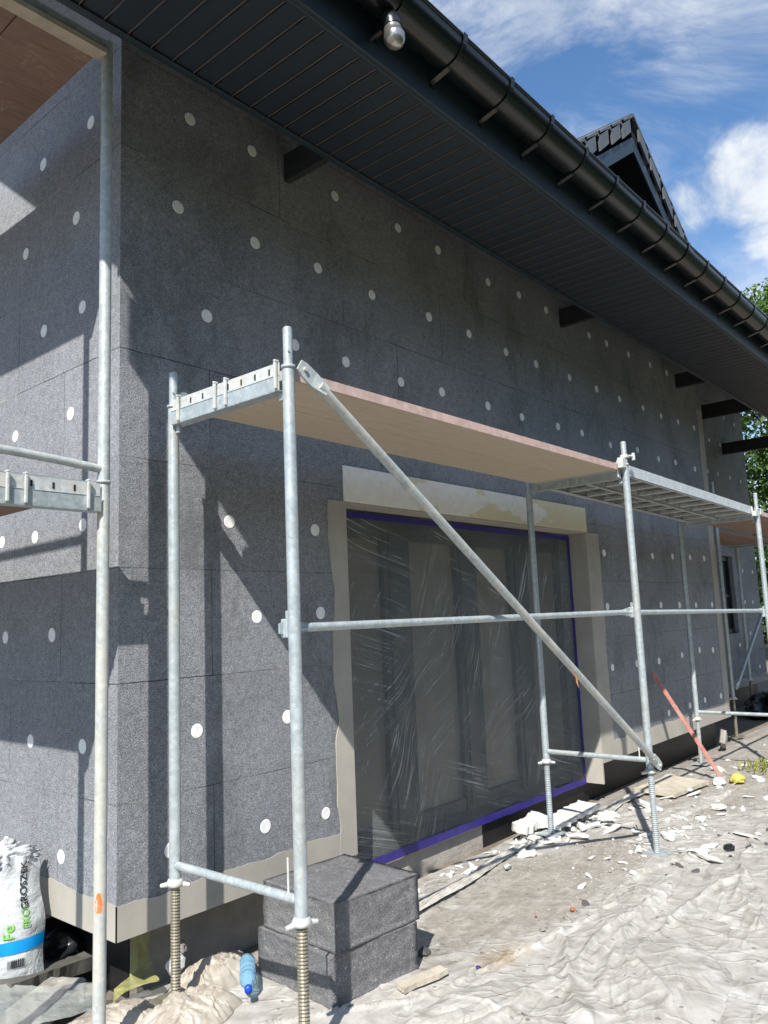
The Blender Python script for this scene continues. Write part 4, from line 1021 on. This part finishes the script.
# leaf caught on the brace
lf = MB()
c = Vector((2.16,-1.03,1.24))
lf.add([c+Vector((0,0,0)), c+Vector((.010,0,-.03)), c+Vector((.024,0,-.085)), c+Vector((.006,.006,-.05)), c+Vector((-.004,.004,-.02))], [(0,1,2,3,4)])
lf.add([c+Vector((-.03,0,.02)), c+Vector((-.02,0,.0)), c+Vector((-.012,.0,-.02)), c+Vector((-.026,.004,-.004))], [(0,1,2,3)])
tag(lf.build('dry_leaf', M['rust'], None, None), 'curled rusty dry leaf hanging under the long diagonal brace', 'leaf')

# yellow foil at foundation corner
def strip_sheet(name, pts, wv, mat, label, cat, seed=1, wr=.008, n=40, mth=12):
    m = MB(); pts = [Vector(p) for p in pts]; seg = len(pts)-1; rows = []
    for i in range(n+1):
        t = i/n*seg; k = min(int(t), seg-1); f_ = t-k; p = pts[k].lerp(pts[k+1], f_)
        wv_ = Vector(wv[k]).lerp(Vector(wv[k+1]), f_); row = []
        for j in range(mth+1):
            s2 = j/mth-.5; w1 = float(ridge(np.array(t*2.3+seed), np.array(j*.5), seed))-.4
            row.append(p+wv_*s2+Vector((0,-wr*w1*1.5,wr*w1*1.5+.001)))
        rows.append(row)
    vs = [v for r in rows for v in r]; k = mth+1
    m.add(vs, [(i*k+j,i*k+j+1,(i+1)*k+j+1,(i+1)*k+j) for i in range(n) for j in range(mth)], True)
    return tag(m.build(name, M[mat], None, None), label, cat)
strip_sheet('yellow_foil', [(.245,.205,.305),(.240,.200,.16),(.235,.19,.07),(.15,.08,.075),(.02,.05,.07)], [(.085,0,0),(.09,0,0),(.11,0,0),(.16,-.10,0),(.09,.14,0)], 'yellowfoil', 'yellow translucent foil strip hanging from the foundation corner onto the ground', 'foil')
strip_sheet('grey_foil', [(-.02,.10,.09),(-.25,.22,.10),(-.45,.40,.13)], [(.16,.22,0),(.18,.24,.02),(.2,.24,.02)], 'greyfoil', 'thin grey see-through foil lying beside the white sack', 'foil', 4, .015)

M['whitestrip'] = simple('dusty white plastic strip', (.50,.49,.46), (.34,.32,.28), .5, scale=14, bscale=30, bstr=.4)
strip_sheet('plastic_strip', [(1.12,-.36,.055),(1.6,-.32,.06),(2.1,-.27,.05),(2.6,-.20,.055),(3.0,-.17,.05)], [(0,.06,.01),(0,.05,.02),(0,.07,.01),(0,.05,.02),(0,.04,.01)], 'whitestrip', 'long thin whitish plastic strip on the ground below the window step', 'plastic strip', 3, .02, 70)
strip_sheet('plastic_strip', [(3.75,-.30,.055),(4.3,-.22,.06),(4.9,-.20,.055),(5.6,-.16,.055)], [(0,.08,.01),(0,.06,.02),(0,.09,.01),(0,.05,.02)], 'whitestrip', 'thin whitish plastic strip on the ground before the black foundation', 'plastic strip', 6, .02, 60)
# sack of fuel leaning by the side wall
bag = thing('sack', (-.30,.47,.03), 'white plastic sack with blue band and green lettering, by the side wall', 'sack')
fn = Vector((-.42,-.91,0)).normalized(); rt = Vector((-fn.y, fn.x, 0)); rt = rt if rt.x > 0 else -rt
BW, BH, BD = .42, .555, .15
BC = Vector((-.085,.455,.04))-rt*(BW/2)
def bagpt(u, v, s):           # u across -.5...5, v up 0..1, s front(-1)..back(1)
    puff = (1-(2*u)**4)*(1-abs(2*v-1)**3*.55)
    wdt = BW*(1+.05*math.sin(v*5)+.03*math.sin(v*13+1)-.06*(v > .9)*(v-.9)*10)
    dn = .010*float(ridge(np.array(u*3+v*2), np.array(v*4.0), 5))+.02*float(fbm(np.array(u*4.), np.array(v*5.), 9))
    p = BC+rt*(u*wdt)+Vector((0,0,v*BH))+(-fn)*(s*BD/2*puff*.9)+(-fn)*v*.10+fn*(dn if s < 0 else -dn)*puff
    if v > .86: 
        k = (v-.86)/.14; p += Vector((0,0,.05*k*(float(vnoise(u*9, s*2., 3))-.5)))+(-fn)*s*(.03*k)*(float(vnoise(u*12, s*3., 7)))*2+rt*.02*k*(float(vnoise(u*10+4, s, 8))-.5)
    return p
m = MB(); nu, nv = 28, 44
for s_ in (-1, 1):
    vs = [bagpt(i/nu-.5, j/nv, s_) for j in range(nv+1) for i in range(nu+1)]; k = nu+1
    m.add(vs, [(j*k+i,j*k+i+1,(j+1)*k+i+1,(j+1)*k+i) for j in range(nv) for i in range(nu)], True)
body = m.build('sack_body', M['bag'], bag, None)
bd = MB(); vs = []
v0, v1 = .335, .425
for vv in (v0, v1):
    for i in range(nu+1): vs.append(bagpt(i/nu-.5, vv, -1)+fn*.004)
bd.add(vs, [(i,i+1,nu+1+i+1,nu+1+i) for i in range(nu)], True); bd.build('blue_band', M['blue'], bag, None)
from mathutils import noise as mn2
# crumpled mouth with grey liner
bm = bmesh.new(); bmesh.ops.create_icosphere(bm, subdivisions=5, radius=1)
mc = bagpt(0, .97, 0)
for v in bm.verts:
    p = v.co.copy(); q_ = p*1.9+Vector((5,2,1)); r = .8+.55*((1-abs(mn2.noise(q_)*2))-.5)+.22*((1-abs(mn2.noise(q_*3)*2))-.5)
    v.co = (mc-bag.location)+rt*(p.x*.19*r)+fn*(p.y*.085*r)+Vector((0,0,p.z*.075*r))
for f_ in bm.faces: f_.smooth = True
me = bpy.data.meshes.new('sack_mouth'); bm.to_mesh(me); bm.free(); me.materials.append(M['bag'])
o = bpy.data.objects.new('sack_mouth', me); COL.objects.link(o); o.parent = bag
def text_on(par, txt, size, fpos, mat, name, wrap, rotv=True):
    cu = bpy.data.curves.new('t', 'FONT'); cu.body = txt; cu.size = size; cu.align_x = 'LEFT'; cu.offset = .0006
    ob = bpy.data.objects.new('t', cu); COL.objects.link(ob); bpy.context.view_layer.update()
    me = bpy.data.meshes.new_from_object(ob.evaluated_get(bpy.context.evaluated_depsgraph_get()))
    COL.objects.unlink(ob); bpy.data.objects.remove(ob)
    bm = bmesh.new(); bm.from_mesh(me); bmesh.ops.triangulate(bm, faces=bm.faces); bmesh.ops.subdivide_edges(bm, edges=[e for e in bm.edges if e.calc_length() > .02], cuts=1)
    for v in bm.verts: v.co = wrap(v.co.x, v.co.y)-par.location
    bm.to_mesh(me); bm.free(); me.name = name; me.materials.clear(); me.materials.append(M[mat])
    o = bpy.data.objects.new(name, me); COL.objects.link(o); o.parent = par; return o
def vwrap(u0, v0):
    return lambda a, b: bagpt(u0-b/BW, min(.999, v0+a/BH), -1)+fn*.006
text_on(bag, 'EKO', .040, None, 'green', 'sack_lettering', vwrap(.36, .50))
text_on(bag, 'GROSZEK', .042, None, 'black', 'sack_lettering', vwrap(.365, .63))
text_on(bag, 'Fe', .060, None, 'green', 'sack_lettering', vwrap(.22, .44))
bar = MB(); q_ = random.Random(2); u = .17
while u < .33:
    w_ = q_.choice((.004,.008,.012)); a_, b_, c_, d_ = [bagpt(uu, vv, -1)+fn*.005 for uu, vv in ((u,.235),(u+w_,.235),(u+w_,.295),(u,.295))]
    bar.quad(a_,b_,c_,d_); u += w_+q_.choice((.005,.008))
bar.build('barcode', M['black'], bag, None)

# ================================================================ trees
def tree(x, y, h, r, seed, mat, label, nleaf=5200, ls=.22):
    q_ = random.Random(seed); t = thing('broadleaf_tree', (x,y,0), label, 'tree', None)
    m = MB(); tips = []
    p = Vector((x,y,-.2)); pr = .16*h/8; d = Vector((0,0,1))
    for i in range(6):
        n_ = p+Vector((q_.uniform(-.15,.15), q_.uniform(-.15,.15), h*.11)); m.tube(p, n_, pr, 10, pr*.85, False); p = n_; pr *= .85
        if i >= 1:
            for k in range(3):
                a = q_.uniform(0, 2*PI); l = r*q_.uniform(.5,.95); e = p+Vector((math.cos(a)*l, math.sin(a)*l, l*q_.uniform(.25,.8))); mid = p.lerp(e, .5)+Vector((0,0,.12*l))
                m.tube(p, mid, pr*.45, 6, pr*.3, False); m.tube(mid, e, pr*.3, 6, pr*.1, False); tips += [mid, e]
    m.build('trunk', M['bark'], t, None)
    cl = [(tp, r*q_.uniform(.22,.42)) for tp in tips]
    for i in range(16):
        a = q_.uniform(0, 2*PI); rr_ = r*math.sqrt(q_.random())*.9; z_ = h*q_.uniform(.35,1.0); k = math.sqrt(max(.05, 1-((z_-h*.62)/(h*.42))**2)); cl.append((Vector((x+rr_*k*math.cos(a), y+rr_*k*math.sin(a), z_)), r*q_.uniform(.2,.4)))
    m = MB()
    for i in range(nleaf):
        c, cr = cl[q_.randrange(len(cl))]
        v = Vector((q_.gauss(0,1), q_.gauss(0,1), q_.gauss(0,1))).normalized()*cr*(q_.random()**.35); v.z *= .75
        c2 = c+v; nrm = (v.normalized()*.6+Vector((q_.gauss(0,.6), q_.gauss(0,.6), .5+q_.gauss(0,.5)))).normalized(); a_ = nrm.orthogonal().normalized(); b_ = nrm.cross(a_); s1 = ls*q_.uniform(.5,1.2)
        th = q_.uniform(0, 2*PI); a2 = a_*math.cos(th)+b_*math.sin(th); b2 = nrm.cross(a2)
        m.add([c2-a2*s1*.5, c2-b2*s1*.26, c2+a2*s1*.55, c2+b2*s1*.26], [(0,1,2,3)])
    m.build('crown', M[mat], t, None)
    return t
tree(24, 2.2, 11.6, 3.6, 1, 'leaf', 'tall fresh green broadleaf tree just beyond the right end of the house', 30000, .19)
tree(21, 4.6, 7.0, 3.0, 2, 'leaf_dark', 'shorter deep green tree in front of the tall one beyond the house', 18000, .18)
tree(29, -1.5, 9.0, 3.8, 3, 'leaf_dark', 'deep green tree farthest right behind the gutter end', 6000, .28)
tree(27, 8, 9.5, 4, 5, 'leaf', 'light green tree hidden mostly behind the recessed wall end', 5000, .28)

q_ = random.Random(99); m = MB()
for i in range(16000):
    by_ = q_.uniform(-6, 16); top = 7.0+2.4*(float(vnoise(by_*.4, 2.5, 80))-.5)*2+.8*(float(vnoise(by_*1.6, 4.5, 81))-.5)*2
    zz_ = top*q_.random()**.85
    c2 = Vector((33+q_.uniform(0, 3)+1.5*float(vnoise(by_*.8, zz_*.8, 82)), by_, zz_)); nrm = Vector((-.7+q_.gauss(0,.5), q_.gauss(0,.6), .4+q_.gauss(0,.5))).normalized(); a_ = nrm.orthogonal().normalized(); b_ = nrm.cross(a_); s1 = q_.uniform(.22, .45)
    m.add([c2-a_*s1*.5, c2-b_*s1*.35, c2+a_*s1*.5, c2+b_*s1*.35], [(0,1,2,3)])
tb = m.build('tree_belt', M['leaf_dark'], None, None); tag(tb, 'dark green wood far beyond the right end of the house', 'tree belt', kind='stuff')
# tree belt across the garden, behind the viewer: it dims the low sky for wall, soffit and gutter
q_ = random.Random(77); m = MB()
for i in range(15000):
    bx_ = q_.uniform(-34, 44); dep = q_.uniform(0, 4.5)
    top = 8.2+2.2*(float(vnoise(bx_*.33, 1.5, 70))-.5)*2+1.0*(float(vnoise(bx_*1.1, 4.5, 71))-.5)*2
    zz_ = top*q_.random()**.9
    yy_ = -15.5-dep-1.2*float(vnoise(bx_*.7, zz_*.7, 72))
    c2 = Vector((bx_, yy_, zz_)); nrm = Vector((q_.gauss(0,.6), .7+q_.gauss(0,.5), .4+q_.gauss(0,.5))).normalized(); a_ = nrm.orthogonal().normalized(); b_ = nrm.cross(a_); s1 = q_.uniform(.45, 1.0)
    m.add([c2-a_*s1*.5, c2-b_*s1*.35, c2+a_*s1*.5, c2+b_*s1*.35], [(0,1,2,3)])
tb = m.build('tree_belt', M['leaf_dark'], None, None); tag(tb, 'unseen row of dark green trees opposite the front wall, dimming the low sky', 'tree belt', kind='stuff')

# ================================================================ light and sky
sun = bpy.data.lights.new('sun', 'SUN'); sun.energy = 5.0; sun.angle = math.radians(.53); sun.color = (1, .955, .89)
sol = bpy.data.objects.new('sun', sun); COL.objects.link(sol); sol.rotation_euler = SUN_DIR.to_track_quat('-Z', 'Y').to_euler()
W = bpy.data.worlds.new('World'); sc.world = W; W.use_nodes = True
nt = W.node_tree; N = nt.nodes; bgn = N['Background']
sky = N.new('ShaderNodeTexSky'); sky.sky_type = 'NISHITA'; sky.sun_disc = False
sky.sun_elevation = math.asin(-SUN_DIR.z); sky.sun_rotation = math.atan2(-SUN_DIR.x, -SUN_DIR.y) % (2*PI)
sky.air_density = 1.0; sky.dust_density = .35; sky.ozone_density = 2.2
tc = N.new('ShaderNodeTexCoord')
def wl(a, b): nt.links.new(a, b)
def wmath(op, a, b=None, clamp=False):
    n_ = N.new('ShaderNodeMath'); n_.operation = op; n_.use_clamp = clamp
    for i, v in enumerate((a, b)):
        if v is None: continue
        if hasattr(v, 'links'): wl(v, n_.inputs[i])
        else: n_.inputs[i].default_value = v
    return n_.outputs[0]
def wnoise(vec, scale, detail, rough, dist=0):
    n_ = N.new('ShaderNodeTexNoise'); n_.inputs['Scale'].default_value = scale; n_.inputs['Detail'].default_value = detail; n_.inputs['Roughness'].default_value = rough; n_.inputs['Distortion'].default_value = dist
    wl(vec, n_.inputs['Vector']); return n_.outputs['Fac']
def wramp(src, p0, p1, v0=0., v1=1.):
    n_ = N.new('ShaderNodeMapRange'); n_.interpolation_type = 'SMOOTHSTEP'; wl(src, n_.inputs[0]); n_.inputs[1].default_value = p0; n_.inputs[2].default_value = p1; n_.inputs[3].default_value = v0; n_.inputs[4].default_value = v1; return n_.outputs[0]
def wmap(scale, rot, loc=(0,0,0)):
    n_ = N.new('ShaderNodeMapping'); n_.inputs['Scale'].default_value = scale; n_.inputs['Rotation'].default_value = rot; n_.inputs['Location'].default_value = loc; wl(tc.outputs['Generated'], n_.inputs['Vector']); return n_.outputs[0]
def pdir(u, v): return (Fv+(u-384)/F*R2-(v-512)/F*U2).normalized()
def wdot(d):
    n_ = N.new('ShaderNodeVectorMath'); n_.operation = 'DOT_PRODUCT'; wl(tc.outputs['Generated'], n_.inputs[0]); n_.inputs[1].default_value = d; return n_.outputs['Value']
cir = wnoise(wmap((2.6, 1.4, 3.6), (.5, .35, .9), (2.1,.3,.7)), 2.1, 10, .66, .9)
cir = wramp(cir, .385, .74, 0, .78)
cum = wnoise(wmap((1,1,1.3), (0,0,0), (.3,.1,.2)), 8.5, 10, .62, .3)
def blob(u, v, deg): return wramp(wdot(pdir(u, v)), math.cos(math.radians(deg)), math.cos(math.radians(deg*.15)))
bl = wmath('MAXIMUM', blob(752, 182, 4.6), wmath('MULTIPLY', blob(800, 205, 5), 1.0)); 
bl = wmath('MAXIMUM', bl, wmath('MULTIPLY', blob(705, 200, 3.2), .8))
c2 = wramp(wmath('ADD', bl, wmath('MULTIPLY', wmath('SUBTRACT', cum, .5), 3.2)), .12, 1.15, 0, .92)
c3 = wramp(wnoise(wmap((1,1,2.2), (0,0,.3), (5,1,2)), 2.6, 8, .6, .3), .60, .78, 0, .8)
low = N.new('ShaderNodeSeparateXYZ'); wl(tc.outputs['Generated'], low.inputs[0])
c4 = wmath('MULTIPLY', wramp(low.outputs[2], .50, .25), wramp(cum, .30, .70, .15, .75))
al = wmath('MAXIMUM', wmath('MAXIMUM', cir, c2), wmath('MAXIMUM', wmath('MULTIPLY', c3, wramp(wdot(pdir(600, 200)), .9, .75)), c4))
mixn = N.new('ShaderNodeMix'); mixn.data_type = 'RGBA'; wl(al, mixn.inputs[0])
tint = N.new('ShaderNodeMix'); tint.data_type = 'RGBA'; tint.blend_type = 'MULTIPLY'; tint.inputs[0].default_value = 1
wl(sky.outputs[0], tint.inputs[6]); tint.inputs[7].default_value = (1.42,1.84,2.12,1)
wl(tint.outputs[2], mixn.inputs[6])
shade = N.new('ShaderNodeMix'); shade.data_type = 'RGBA'; wl(wramp(cum, .35, .7), shade.inputs[0]); shade.inputs[6].default_value = (8.2,8.9,9.8,1); shade.inputs[7].default_value = (11.6,11.9,12.2,1)
wl(shade.outputs[2], mixn.inputs[7])
wl(mixn.outputs[2], bgn.inputs['Color']); bgn.inputs['Strength'].default_value = .060
sc.view_settings.view_transform = 'Standard'; sc.view_settings.look = 'None'; sc.view_settings.exposure = 0.60; sc.view_settings.gamma = 1
sc.cycles.use_denoising = True
sc.cycles.max_bounces = 8; sc.cycles.transparent_max_bounces = 12
